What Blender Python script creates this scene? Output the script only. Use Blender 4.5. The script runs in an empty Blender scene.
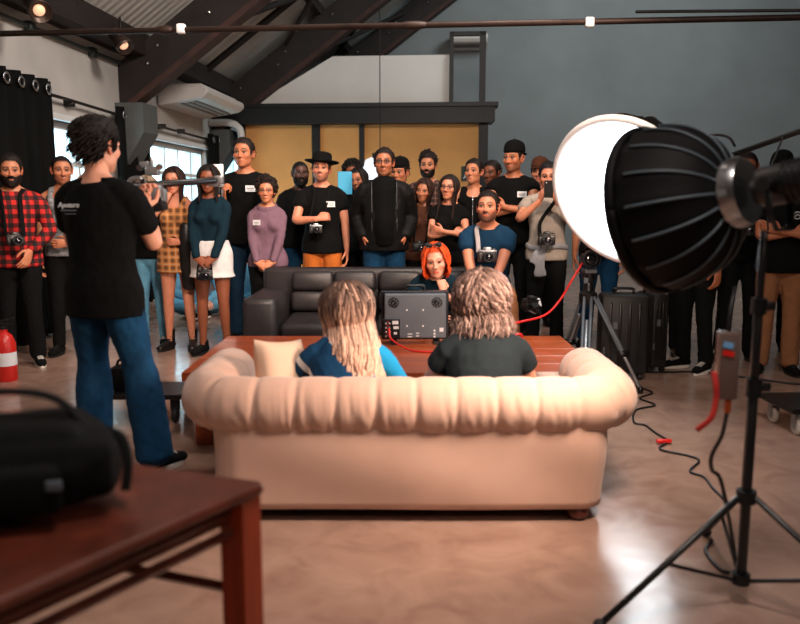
import bpy, bmesh, math, random
import numpy as np
from mathutils import Vector, Matrix, Euler

SC = bpy.context.scene
COL = SC.collection
PI = math.pi
F = 778.0            # focal length in pixels of the 800 px wide frame (35 mm lens)
CAMZ = 1.35
PITCH = math.radians(8.2)
ROOM = math.radians(-4.1)     # the room's axis against the lens axis
RNG = np.random.RandomState(7)

def at(px, py, Y):
    cx = (px-400)/F; cy = (312-py)/F
    dy = math.cos(PITCH)+cy*math.sin(PITCH); dz = -math.sin(PITCH)+cy*math.cos(PITCH)
    t = Y/dy
    return np.array([cx*t, Y, CAMZ+dz*t])

def on(px, py, z=0.0):
    cx = (px-400)/F; cy = (312-py)/F
    dy = math.cos(PITCH)+cy*math.sin(PITCH); dz = -math.sin(PITCH)+cy*math.cos(PITCH)
    t = (z-CAMZ)/dz
    return np.array([cx*t, dy*t, z])

def lin(h, k=1.0):
    if isinstance(h, str):
        h = h.lstrip('#'); c = [int(h[i:i+2], 16)/255 for i in (0, 2, 4)]
    else:
        return tuple(h)
    return tuple((x/12.92 if x <= .04045 else ((x+.055)/1.055)**2.4)*k for x in c)

# ---------------------------------------------------------------- materials
MATS = {}
def mat(name, color=None, rough=.6, metal=0, bump=None, var=0.0, vscale=8.0, attr=False, emit=None, spec=.5,
        sub=0, coat=0, stretch=None, sheen=0):
    if name in MATS: return MATS[name]
    m = bpy.data.materials.new(name); m.use_nodes = True
    nt = m.node_tree; N = nt.nodes; L = nt.links
    b = N['Principled BSDF']
    b.inputs['Roughness'].default_value = rough; b.inputs['Metallic'].default_value = metal
    b.inputs['Specular IOR Level'].default_value = spec
    b.inputs['Coat Weight'].default_value = coat
    b.inputs['Sheen Weight'].default_value = sheen
    if sub: b.inputs['Subsurface Weight'].default_value = sub; b.inputs['Subsurface Scale'].default_value = .01
    tc = N.new('ShaderNodeTexCoord'); src = tc.outputs['Object']
    if stretch:
        mp = N.new('ShaderNodeMapping'); mp.inputs['Scale'].default_value = stretch
        L.new(src, mp.inputs[0]); src = mp.outputs[0]
    c = None
    if attr:
        a = N.new('ShaderNodeAttribute'); a.attribute_name = 'Col'; c = a.outputs['Color']
    elif color is not None:
        r = N.new('ShaderNodeRGB'); r.outputs[0].default_value = (*lin(color), 1); c = r.outputs[0]
    if var and c is not None:
        n = N.new('ShaderNodeTexNoise'); n.inputs['Scale'].default_value = vscale; n.inputs['Detail'].default_value = 6
        L.new(src, n.inputs['Vector'])
        mr = N.new('ShaderNodeMapRange'); mr.inputs[1].default_value = .25; mr.inputs[2].default_value = .75
        mr.inputs[3].default_value = 1-var; mr.inputs[4].default_value = 1+var
        L.new(n.outputs['Fac'], mr.inputs[0])
        mx = N.new('ShaderNodeVectorMath'); mx.operation = 'SCALE'
        L.new(c, mx.inputs[0]); L.new(mr.outputs[0], mx.inputs['Scale']); c = mx.outputs[0]
    if c is not None: L.new(c, b.inputs['Base Color'])
    if bump:
        n = N.new('ShaderNodeTexNoise'); n.inputs['Scale'].default_value = bump[0]; n.inputs['Detail'].default_value = 8
        L.new(src, n.inputs['Vector'])
        bp = N.new('ShaderNodeBump'); bp.inputs['Strength'].default_value = bump[1]; bp.inputs['Distance'].default_value = bump[2] if len(bump) > 2 else .01
        L.new(n.outputs['Fac'], bp.inputs['Height']); L.new(bp.outputs[0], b.inputs['Normal'])
    if emit:
        b.inputs['Emission Color'].default_value = (*lin(emit[0]), 1); b.inputs['Emission Strength'].default_value = emit[1]
    MATS[name] = m; return m

def stripes_mat(name, cols, sx, sz, rough=.85, offs=(0, 0)):
    """woven check: cols = ground, stripe, crossing, (thin line)"""
    if name in MATS: return MATS[name]
    m = bpy.data.materials.new(name); m.use_nodes = True
    nt = m.node_tree; N = nt.nodes; L = nt.links; b = N['Principled BSDF']; b.inputs['Roughness'].default_value = rough
    tc = N.new('ShaderNodeTexCoord'); sp = N.new('ShaderNodeSeparateXYZ'); L.new(tc.outputs['Object'], sp.inputs[0])
    def M(op, a, bb):
        n = N.new('ShaderNodeMath'); n.operation = op
        for i, v in enumerate((a, bb)):
            if v is None: continue
            if isinstance(v, (int, float)): n.inputs[i].default_value = v
            else: L.new(v, n.inputs[i])
        return n.outputs[0]
    def band(s, k, w, o=0): return M('LESS_THAN', M('FRACT', M('ADD', M('MULTIPLY', s, k), 20.13+o), None), w)
    x = M('ADD', sp.outputs[0], M('MULTIPLY', sp.outputs[1], .45)); z = sp.outputs[2]
    bx = band(x, sx, .5); bz = band(z, sz, .5)
    s = M('ADD', bx, bz)
    def mix(f, a, c):
        n = N.new('ShaderNodeMix'); n.data_type = 'RGBA'
        L.new(f, n.inputs[0])
        for i, v in ((6, a), (7, c)):
            if isinstance(v, str): n.inputs[i].default_value = (*lin(v), 1)
            else: L.new(v, n.inputs[i])
        return n.outputs[2]
    c = mix(M('GREATER_THAN', s, .5), cols[0], cols[1])
    c = mix(M('GREATER_THAN', s, 1.5), c, cols[2])
    if len(cols) > 3:
        c = mix(M('MAXIMUM', band(x, sx, .1, .3), band(z, sz, .1, .3)), c, cols[3])
    L.new(c, b.inputs['Base Color'])
    MATS[name] = m; return m

# ---------------------------------------------------------------- mesh builder
class MB:
    def __init__(s): s.v = []; s.f = []; s.m = []; s.c = []; s.n = 0
    def add(s, v, f, mat=0, col=None):
        v = np.asarray(v, float).reshape(-1, 3)
        s.v.append(v); o = s.n
        s.f += [tuple(i+o for i in q) for q in f]; s.m += [mat]*len(f)
        if col is None: col = (1, 1, 1)
        col = np.asarray(col, float)
        if col.ndim == 1: col = np.tile(col, (len(v), 1))
        s.c.append(col); s.n += len(v); return s
    def join(s, o, M=None):
        v = np.concatenate(o.v)
        if M is not None: v = v@M[:3, :3].T+M[:3, 3]
        f0 = s.n; s.v.append(v); s.c.append(np.concatenate(o.c)); s.f += [tuple(i+f0 for i in q) for q in o.f]; s.m += o.m; s.n += len(v); return s
    def verts(s): return np.concatenate(s.v)
    def box(s, c, d, rot=None, bev=0, mat=0):
        c = np.array(c, float); hx, hy, hz = d[0]/2, d[1]/2, d[2]/2
        if bev:
            bm = bmesh.new(); bmesh.ops.create_cube(bm, size=1)
            for v in bm.verts: v.co = (v.co.x*d[0], v.co.y*d[1], v.co.z*d[2])
            bmesh.ops.bevel(bm, geom=bm.edges[:], offset=bev, segments=2, profile=.5, affect='EDGES', clamp_overlap=True)
            bm.verts.index_update()
            v = np.array([q.co[:] for q in bm.verts]); f = [[q.index for q in g.verts] for g in bm.faces]; bm.free()
        else:
            v = np.array([(x, y, z) for x in (-hx, hx) for y in (-hy, hy) for z in (-hz, hz)])
            f = [(0, 1, 3, 2), (4, 6, 7, 5), (0, 4, 5, 1), (2, 3, 7, 6), (0, 2, 6, 4), (1, 5, 7, 3)]
        if rot is not None: v = v@np.array(rot)[:3, :3].T
        return s.add(v+c, f, mat)
    def tube(s, pts, rad, seg=12, side=None, cap=True, mat=0, col=None, dome=.6):
        pts = np.asarray(pts, float); n = len(pts)
        rad = [(r, r) if np.isscalar(r) else r for r in (rad if not np.isscalar(rad) else [rad]*n)]
        tan = np.gradient(pts, axis=0); tan /= np.linalg.norm(tan, axis=1)[:, None]+1e-12
        if side is None:
            side = np.array([1, 0, 0]) if abs(tan[0][0]) < .8 else np.array([0, 1, 0])
        side = np.asarray(side, float)
        P = list(pts); R = list(rad); T = list(tan); C = None
        if col is not None:
            col = np.asarray(col, float)
            C = list(col) if col.ndim == 2 else [col]*n
        if cap and dome:
            r0 = min(rad[0])*dome; r1 = min(rad[-1])*dome
            P = [pts[0]-tan[0]*r0*.7]+P+[pts[-1]+tan[-1]*r1*.7]
            R = [(rad[0][0]*.65, rad[0][1]*.65)]+R+[(rad[-1][0]*.65, rad[-1][1]*.65)]
            T = [tan[0]]+T+[tan[-1]]
            if C is not None: C = [C[0]]+C+[C[-1]]
        vs = []; cs = []; ang = np.arange(seg)*2*PI/seg
        ca, sa = np.cos(ang)[:, None], np.sin(ang)[:, None]
        for i in range(len(P)):
            a = side-T[i]*np.dot(side, T[i]); l = np.linalg.norm(a)
            if l < 1e-6: a = np.cross(T[i], [0, 0, 1.]); l = np.linalg.norm(a)+1e-9
            a /= l; side = a; b = np.cross(T[i], a)
            vs.append(P[i]+a*ca*R[i][0]+b*sa*R[i][1])
            if C is not None: cs.append(np.tile(C[i], (seg, 1)))
        m = len(P); f = [(i*seg+j, i*seg+(j+1) % seg, (i+1)*seg+(j+1) % seg, (i+1)*seg+j) for i in range(m-1) for j in range(seg)]
        if cap: f += [tuple(range(seg))[::-1], tuple((m-1)*seg+j for j in range(seg))]
        return s.add(np.concatenate(vs), f, mat, np.concatenate(cs) if C is not None else None)
    def lathe(s, prof, seg=32, M=None, mat=0, ang=2*PI, close=True):
        prof = np.asarray(prof, float); a = np.arange(seg)*ang/seg
        v = np.concatenate([np.stack([r*np.cos(a), r*np.sin(a), np.full(seg, z)], 1) for r, z in prof])
        n = len(prof); f = [(i*seg+j, i*seg+(j+1) % seg, (i+1)*seg+(j+1) % seg, (i+1)*seg+j) for i in range(n-1) for j in range(seg)]
        if close:
            if prof[0][0] > 1e-6: f.append(tuple(range(seg))[::-1])
            if prof[-1][0] > 1e-6: f.append(tuple((n-1)*seg+j for j in range(seg)))
        if M is not None: v = v@np.array(M)[:3, :3].T+np.array(M)[:3, 3]
        return s.add(v, f, mat)
    def ball(s, c, r, seg=16, rings=10, M=None, mat=0, col=None):
        r = (r, r, r) if np.isscalar(r) else r
        th = np.linspace(0, PI, rings+1); a = np.arange(seg)*2*PI/seg
        v = np.concatenate([np.stack([np.sin(t)*np.cos(a), np.sin(t)*np.sin(a), np.full(seg, np.cos(t))], 1) for t in th])*r
        if M is not None: v = v@np.array(M)[:3, :3].T
        f = [(i*seg+j, (i+1)*seg+j, (i+1)*seg+(j+1) % seg, i*seg+(j+1) % seg) for i in range(rings) for j in range(seg)]
        return s.add(v+np.array(c, float), f, mat, col)
    def prism(s, poly, h, M=None, mat=0):
        """polygon in xy extruded 0..h in z"""
        n = len(poly); v = [(x, y, 0) for x, y in poly]+[(x, y, h) for x, y in poly]
        f = [tuple(range(n))[::-1], tuple(range(n, 2*n))]+[(i, (i+1) % n, n+(i+1) % n, n+i) for i in range(n)]
        v = np.array(v, float)
        if M is not None: v = v@np.array(M)[:3, :3].T+np.array(M)[:3, 3]
        return s.add(v, f, mat)
    def mesh(s, name, smooth=True, attr=False, scale=1.0):
        me = bpy.data.meshes.new(name)
        me.from_pydata((s.verts()*scale).tolist(), [], s.f)
        if any(s.m): me.polygons.foreach_set('material_index', s.m)
        if attr: setcol(me, np.concatenate(s.c))
        if smooth: me.polygons.foreach_set('use_smooth', [True]*len(me.polygons))
        me.update(); return me
    def obj(s, name, m, parent=None, smooth=True, attr=False, scale=1.0, auto=None):
        me = s.mesh(name, smooth, attr, scale)
        for q in (m if isinstance(m, (list, tuple)) else [m]): me.materials.append(q)
        if auto is not None and smooth: me.set_sharp_from_angle(angle=math.radians(auto))
        return link(name, me, parent)

def setcol(me, c):
    a = me.color_attributes.new('Col', 'FLOAT_COLOR', 'POINT')
    a.data.foreach_set('color', np.concatenate([c, np.ones((len(c), 1))], 1).astype(np.float32).ravel())

def link(name, me, parent=None):
    o = bpy.data.objects.new(name, me); COL.objects.link(o)
    if parent is not None: o.parent = parent
    return o

def tag(o, label=None, cat=None, group=None, kind=None):
    if label: o['label'] = label
    if cat: o['category'] = cat
    if group: o['group'] = group
    if kind: o['kind'] = kind
    return o

def thing(name, label, cat, loc=(0, 0, 0), rotz=0, group=None):
    o = bpy.data.objects.new(name, None); COL.objects.link(o); o.empty_display_size = .1
    o.location = tuple(float(x) for x in loc); o.rotation_euler = (0, 0, rotz)
    return tag(o, label, cat, group)

def struct(o): o['kind'] = 'structure'; return o

def RX(a): c, s = math.cos(a), math.sin(a); return np.array([[1, 0, 0], [0, c, -s], [0, s, c]])
def RY(a): c, s = math.cos(a), math.sin(a); return np.array([[c, 0, s], [0, 1, 0], [-s, 0, c]])
def RZ(a): c, s = math.cos(a), math.sin(a); return np.array([[c, -s, 0], [s, c, 0], [0, 0, 1]])
def M4(R, t=(0, 0, 0)):
    M = np.eye(4); M[:3, :3] = R; M[:3, 3] = t; return M
def nrm(v): v = np.asarray(v, float); return v/(np.linalg.norm(v)+1e-12)
def spl(pts, n):
    """Catmull-Rom through pts (any dimension)"""
    p = np.asarray(pts, float); k = len(p)
    q = np.concatenate([[2*p[0]-p[1]], p, [2*p[-1]-p[-2]]]); out = []
    for t in np.linspace(0, k-1, n):
        i = min(int(t), k-2); u = t-i; a, b, c, d = q[i:i+4]
        out.append(.5*((2*b)+(-a+c)*u+(2*a-5*b+4*c-d)*u*u+(-a+3*b-3*c+d)*u**3))
    return np.array(out)

def remesh(mb, vox, smooth=6, fac=.5):
    """union of the shapes in mb as one continuous surface -> (verts, faces)"""
    me = mb.mesh('tmp', False); o = bpy.data.objects.new('tmp', me); COL.objects.link(o)
    r = o.modifiers.new('r', 'REMESH'); r.mode = 'VOXEL'; r.voxel_size = vox
    if smooth:
        q = o.modifiers.new('s', 'SMOOTH'); q.iterations = smooth; q.factor = fac
    dg = bpy.context.evaluated_depsgraph_get(); e = o.evaluated_get(dg); m2 = e.to_mesh()
    n = len(m2.vertices); v = np.empty(n*3, np.float32); m2.vertices.foreach_get('co', v); v = v.reshape(-1, 3).astype(float)
    nn = np.empty(n*3, np.float32); m2.vertices.foreach_get('normal', nn); nn = nn.reshape(-1, 3).astype(float)
    f = [tuple(p.vertices) for p in m2.polygons]
    e.to_mesh_clear(); bpy.data.objects.remove(o); bpy.data.meshes.remove(me)
    return v, nn, f

def sines(p, seed, freq, n=9, aniso=(1, 1, 1)):
    r = np.random.RandomState(seed); out = np.zeros(len(p))
    warp = p+.02*np.sin(p[:, [1, 2, 0]]*23+seed)
    for i in range(n):
        d = r.normal(size=3)*np.array(aniso); d /= np.linalg.norm(d)
        fr = freq*r.uniform(.5, 1.7)
        s = np.sin(warp@d*fr*2*PI+r.uniform(0, 6.28))
        out += 1-np.abs(s)*1.6 if i % 2 else s
    return out/n
M_SKIN = mat('skin', rough=.5, attr=True, sub=.08, bump=(220, .08, .002), var=.06, vscale=30)
M_HAIR = mat('hair', rough=.62, spec=.22, attr=True, var=.25, vscale=60, bump=(260, .3, .004))
M_ZIP = mat('zip_metal', '#55585c', .4, .6)
M_CHROME = mat('chrome', '#b8bcc0', .25, 1, var=.05)
M_BLACKPL = mat('black_plastic', '#0f1012', .35, var=.1)
M_DARKMETAL = mat('dark_metal', '#33363a', .35, .9, var=.1)
M_TAG = mat('name_tag_paper', '#dfe3e6', .7, var=.03)
M_INK = mat('ink', '#6a6f78', .7, var=.03)
def fabric(name, col, rough=.9, var=.12, b=.25): return mat('fabric_'+name, col, rough, var=var, vscale=14, bump=(420, b, .003), spec=.15)
C_BLACK = fabric('black', '#060708'); C_BLACK2 = fabric('washed_black', '#0b0d0e'); C_JACKET = fabric('bomber', '#0d0e0f', .6)
C_NAVY = fabric('navy', '#0d2036'); C_TEAL = fabric('dark_teal', '#0c2430'); C_MAUVE = fabric('mauve', '#6d5563'); C_WHITE = fabric('white', '#d6d6d6')
C_DENIM = mat('denim', '#0f3a5a', .9, var=.35, vscale=9, bump=(500, .3, .003), spec=.2)
C_DENIM2 = mat('dark_denim', '#0f2a40', .9, var=.3, vscale=9, bump=(500, .3, .003), spec=.2)
C_LDENIM = mat('light_denim', '#5f9ab8', .9, var=.3, vscale=9, bump=(500, .3, .003), spec=.2)
C_KHAKI = fabric('khaki', '#8a5f42'); C_RUST = fabric('rust', '#b5652a'); C_BEIGE = fabric('beige', '#9a938a'); C_GREY = fabric('grey', '#8b9096')
C_BLUE = fabric('petrol_blue', '#12344f'); C_BROWN = fabric('brown', '#5a3626'); C_DGREEN = fabric('dark_green', '#20282c')
C_CHECK = stripes_mat('red_check', ('#c3201c', '#5a0d0e', '#120709'), 14, 14)
C_PLAID = stripes_mat('orange_plaid', ('#d07e2c', '#a8692c', '#5e4430', '#a8967a'), 16, 16)
C_PLAID2 = stripes_mat('brown_plaid', ('#5a3a30', '#3a2622', '#1c1414', '#7a5a50'), 18, 18)
C_LEATHER = mat('black_leather', '#121214', .38, var=.2, vscale=10, bump=(180, .2, .004))
C_RUBBER = mat('black_rubber', '#111214', .7, var=.1); C_WRUB = mat('white_rubber', '#d8d4cc', .6, var=.06)
C_PATT = mat('patterned_grey', '#7d8083', .9, var=.75, vscale=22, bump=(300, .2, .003))
# ================================================================ heads
def smin(a, b, k):
    h = np.clip(.5+.5*(b-a)/k, 0, 1); return b*(1-h)+a*h-k*h*(1-h)
def smax(a, b, k): return -smin(-a, -b, k)
def ell(p, c, r):
    r = np.array(r); q = (p-np.array(c))/r; l = np.linalg.norm(q, axis=1); return (l-1)*r.min()
def cap(p, a, b, ra, rb):
    a, b = np.array(a), np.array(b); d = b-a; t = np.clip((p-a)@d/(d@d), 0, 1)
    return np.linalg.norm(p-a-t[:, None]*d, axis=1)-(ra+(rb-ra)*t)

def head_sdf(p, fem, jaw, nose):
    q = p.copy(); q[:, 0] = np.abs(q[:, 0])
    d = ell(p, (0, .012, .028), (.077, .098, .087))
    d = smin(d, ell(p, (0, -.026, -.045), (.058*jaw, .062, .07)), .035)
    d = smin(d, ell(p, (0, -.062, -.094), (.024*jaw, .022, .02)), .028)
    if not fem: d = smin(d, ell(q, (.044*jaw, -.01, -.066), (.017, .025, .022)), .03)
    d = smin(d, ell(q, (.042, -.058, -.024), (.022, .022, .018)), .025)
    d = smin(d, cap(q, (.042, -.074, .021), (.010, -.088, .017), .010, .010 if not fem else .007), .018)
    d = smax(d, -ell(q, (.031, -.100, -.001), (.021, .019, .014)), .012)
    d = smin(d, cap(p, (0, -.088, .004), (0, -.111*nose, -.034), .0065, .0105), .012)
    d = smin(d, ell(q, (.0115*nose, -.098, -.038), (.008, .010, .007)), .008)
    d = smin(d, ell(p, (0, -.087, -.0625), (.021, .0095, .006)), .006)
    d = smin(d, ell(p, (0, -.086, -.0725), (.018, .0100, .0065)), .006)
    d = smax(d, -cap(q, (.0, -.098, -.0672), (.02, -.09, -.0668), .0022, .0016), .003)
    return d
HC = np.array([0, -.012, -.01])
def head_r(dirs, fem=0, jaw=1, nose=1):
    n = len(dirs); lo = np.zeros(n); hi = np.full(n, .03); ts = np.linspace(.16, .03, 40)
    done = np.zeros(n, bool); hi = np.full(n, .16)
    for t in ts:
        d = head_sdf(HC+dirs*t, fem, jaw, nose)
        new = (~done) & (d < 0); lo[new] = t; done |= new; hi[~done] = t
    for _ in range(12):
        mid = (lo+hi)/2; d = head_sdf(HC+dirs*mid[:, None], fem, jaw, nose); ins = d < 0
        lo[ins] = mid[ins]; hi[~ins] = mid[~ins]
    return lo
NP, NT = 76, 60
def _grid():
    u = np.arange(NP)*2*PI/NP; phi = u-.5*np.sin(u)
    w = np.linspace(0, 1, NT); th = PI*(w+.06*np.sin(2*PI*w))
    T, P = np.meshgrid(th, phi, indexing='ij')
    d = np.stack([np.sin(T)*np.sin(P), -np.sin(T)*np.cos(P), np.cos(T)], -1).reshape(-1, 3)
    f = [(i*NP+j, (i+1)*NP+j, (i+1)*NP+(j+1) % NP, i*NP+(j+1) % NP) for i in range(NT-1) for j in range(NP)]
    return d, f
GD, GF = _grid()
_hc = {}
def head_base(fem, jaw, nose):
    k = (fem, jaw, nose)
    if k not in _hc: _hc[k] = head_r(GD, *k)
    return _hc[k]

def sstep(a, b, x): t = np.clip((x-a)/(b-a), 0, 1); return t*t*(3-2*t)
HA = [0, .55, .85, 1.05, 1.22, 1.42, 1.75, 2.0, 2.5, 3.2]
HZ = [.072, .070, .052, .02, -.035, .012, .0, -.055, -.08, -.085]
def azim(p): return np.abs(np.arctan2(p[:, 0], -p[:, 1]))
def hairmask(p, front=0.0, soft=.012, nape=0):
    a = azim(p); zt = np.interp(a, HA, HZ)+np.interp(a, [0, .9, 1.2], [front, front, 0])+np.interp(a, [1.9, 2.4], [0, nape])
    return sstep(-soft, soft, p[:, 2]-zt)

def head_mb(c):
    """head with face paint; returns MB in head space"""
    fem = c.get('fem', 0); jaw = c.get('jaw', 1.0); nose = c.get('nose', 1.0)
    skin = np.array(lin(c['skin'])); hair = np.array(lin(c.get('hair', '1a1210')))
    r = head_base(fem, jaw, nose); p = HC+GD*r[:, None]
    col = np.tile(skin, (len(p), 1))
    def paint(m, k, cc): col[:] = col*(1-(m*k)[:, None])+np.array(cc)*(m*k)[:, None]
    q = p.copy(); q[:, 0] = np.abs(q[:, 0]); frontal = (p[:, 1] < -.03)
    red = skin*np.array([1.0, .72, .66])
    paint(np.exp(-(((q[:, 0]-.042)/.02)**2+((q[:, 2]+.028)/.018)**2))*frontal, .5 if not fem else .7, red)
    paint(np.exp(-((p[:, 0]/.015)**2+((p[:, 2]+.034)/.012)**2))*frontal, .45, red)
    lip = np.exp(-((p[:, 0]/.021)**4+((p[:, 2]+.0675)/.0095)**4))*frontal
    paint(lip, .85, lin(c['lip']) if c.get('lip') else skin*np.array([.78, .42, .40]))
    mouth = np.exp(-((p[:, 0]/.020)**4+((p[:, 2]+.067)/.0022)**4))*frontal
    paint(mouth, .8, skin*.15)
    by = .0235+.004*np.sin(np.clip((q[:, 0]-.012)/.036, 0, 1)*PI)
    brow = np.exp(-(((q[:, 2]-by)/(.0058 if not fem else .0046))**4))*sstep(.007, .013, q[:, 0])*(1-sstep(.046, .054, q[:, 0]))*frontal
    paint(brow, .92, hair*.7 if not c.get('brow') else lin(c['brow']))
    lash_shade = np.exp(-(((q[:, 2]-.0075)/.0022)**2))*sstep(.017, .02, q[:, 0])*(1-sstep(.044, .048, q[:, 0]))*frontal
    paint(lash_shade, .95, hair*.35)  # lash line, painted wider and darker to stand for the brow's shadow
    st = c.get('stubble', 0)
    if st:
        a = azim(p)
        m = sstep(-.03, -.05, p[:, 2])*sstep(1.5, 1.25, a)
        m *= 1-np.exp(-((p[:, 0]/.026)**4+((p[:, 2]+.066)/.012)**4))*(p[:, 1] < -.07)
        m *= 1-np.exp(-(((q[:, 0]-.034)/.02)**2+((p[:, 2]+.04)/.018)**2))
        mus = np.exp(-((p[:, 0]/.024)**4+((p[:, 2]+.053)/.006)**4))*frontal
        paint(np.clip(m+mus, 0, 1), st, hair*.8)
    if c.get('hairstyle') != 'bald':
        paint(hairmask(p, c.get('front', 0)), .9, hair*.8)
    mb = MB(); mb.add(p, GF, 0, col)
    # eyeballs with iris; whites and upper lids darkened for brow shade
    for s in (-1, 1):
        e = np.array([s*.0315, -.0742, -.0005])
        M = RX(PI/2)
        th = np.array([0, .12, .26, .36, .5, .8, 1.2, 1.57]); n = 14; a = np.arange(n)*2*PI/n
        look = nrm([c.get('gaze', 0)*.4, -1, .0])
        z = look; xx = nrm(np.cross([0, 0, 1], z)); yy = np.cross(z, xx)
        v = np.concatenate([e+.0142*(np.cos(t)*z+np.sin(t)*(np.outer(np.cos(a), xx)+np.outer(np.sin(a), yy))) for t in th])
        cc = np.concatenate([np.tile((.008, .006, .005) if t < .2 else ((.05, .025, .015) if t < .55 else (.42, .39, .37)), (n, 1)) for t in th])
        mb.add(v, [(i*n+j, (i+1)*n+j, (i+1)*n+(j+1) % n, i*n+(j+1) % n) for i in range(len(th)-1) for j in range(n)], 0, cc)
        arc = np.linspace(-1, 1, 7)
        lid = [(s*.0315+t*.0165, -.0872+.006*t*t, .0078-.0062*t*t) for t in arc]
        mb.tube(lid, .0021, 6, cap=True, col=hair*.4)
        low = [(s*.0315+t*.015, -.0864+.006*t*t, -.0085+.006*t*t) for t in arc]
        mb.tube(low, .002, 6, cap=True, col=skin*.85)
        # ear
        pts = [(.068, -.006, -.02), (.077, -.003, -.033), (.081, .008, -.028), (.086, .02, -.008), (.087, .022, .012), (.084, .012, .025), (.077, 0, .022), (.070, -.006, .008)]
        mb.tube(spl([(s*x, y, z) for x, y, z in pts], 18), .0052, 7, cap=True, col=red)
        mb.ball((s*.076, .008, -.002), (.006, .016, .024), 10, 8, col=skin*.9)
    return mb

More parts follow.
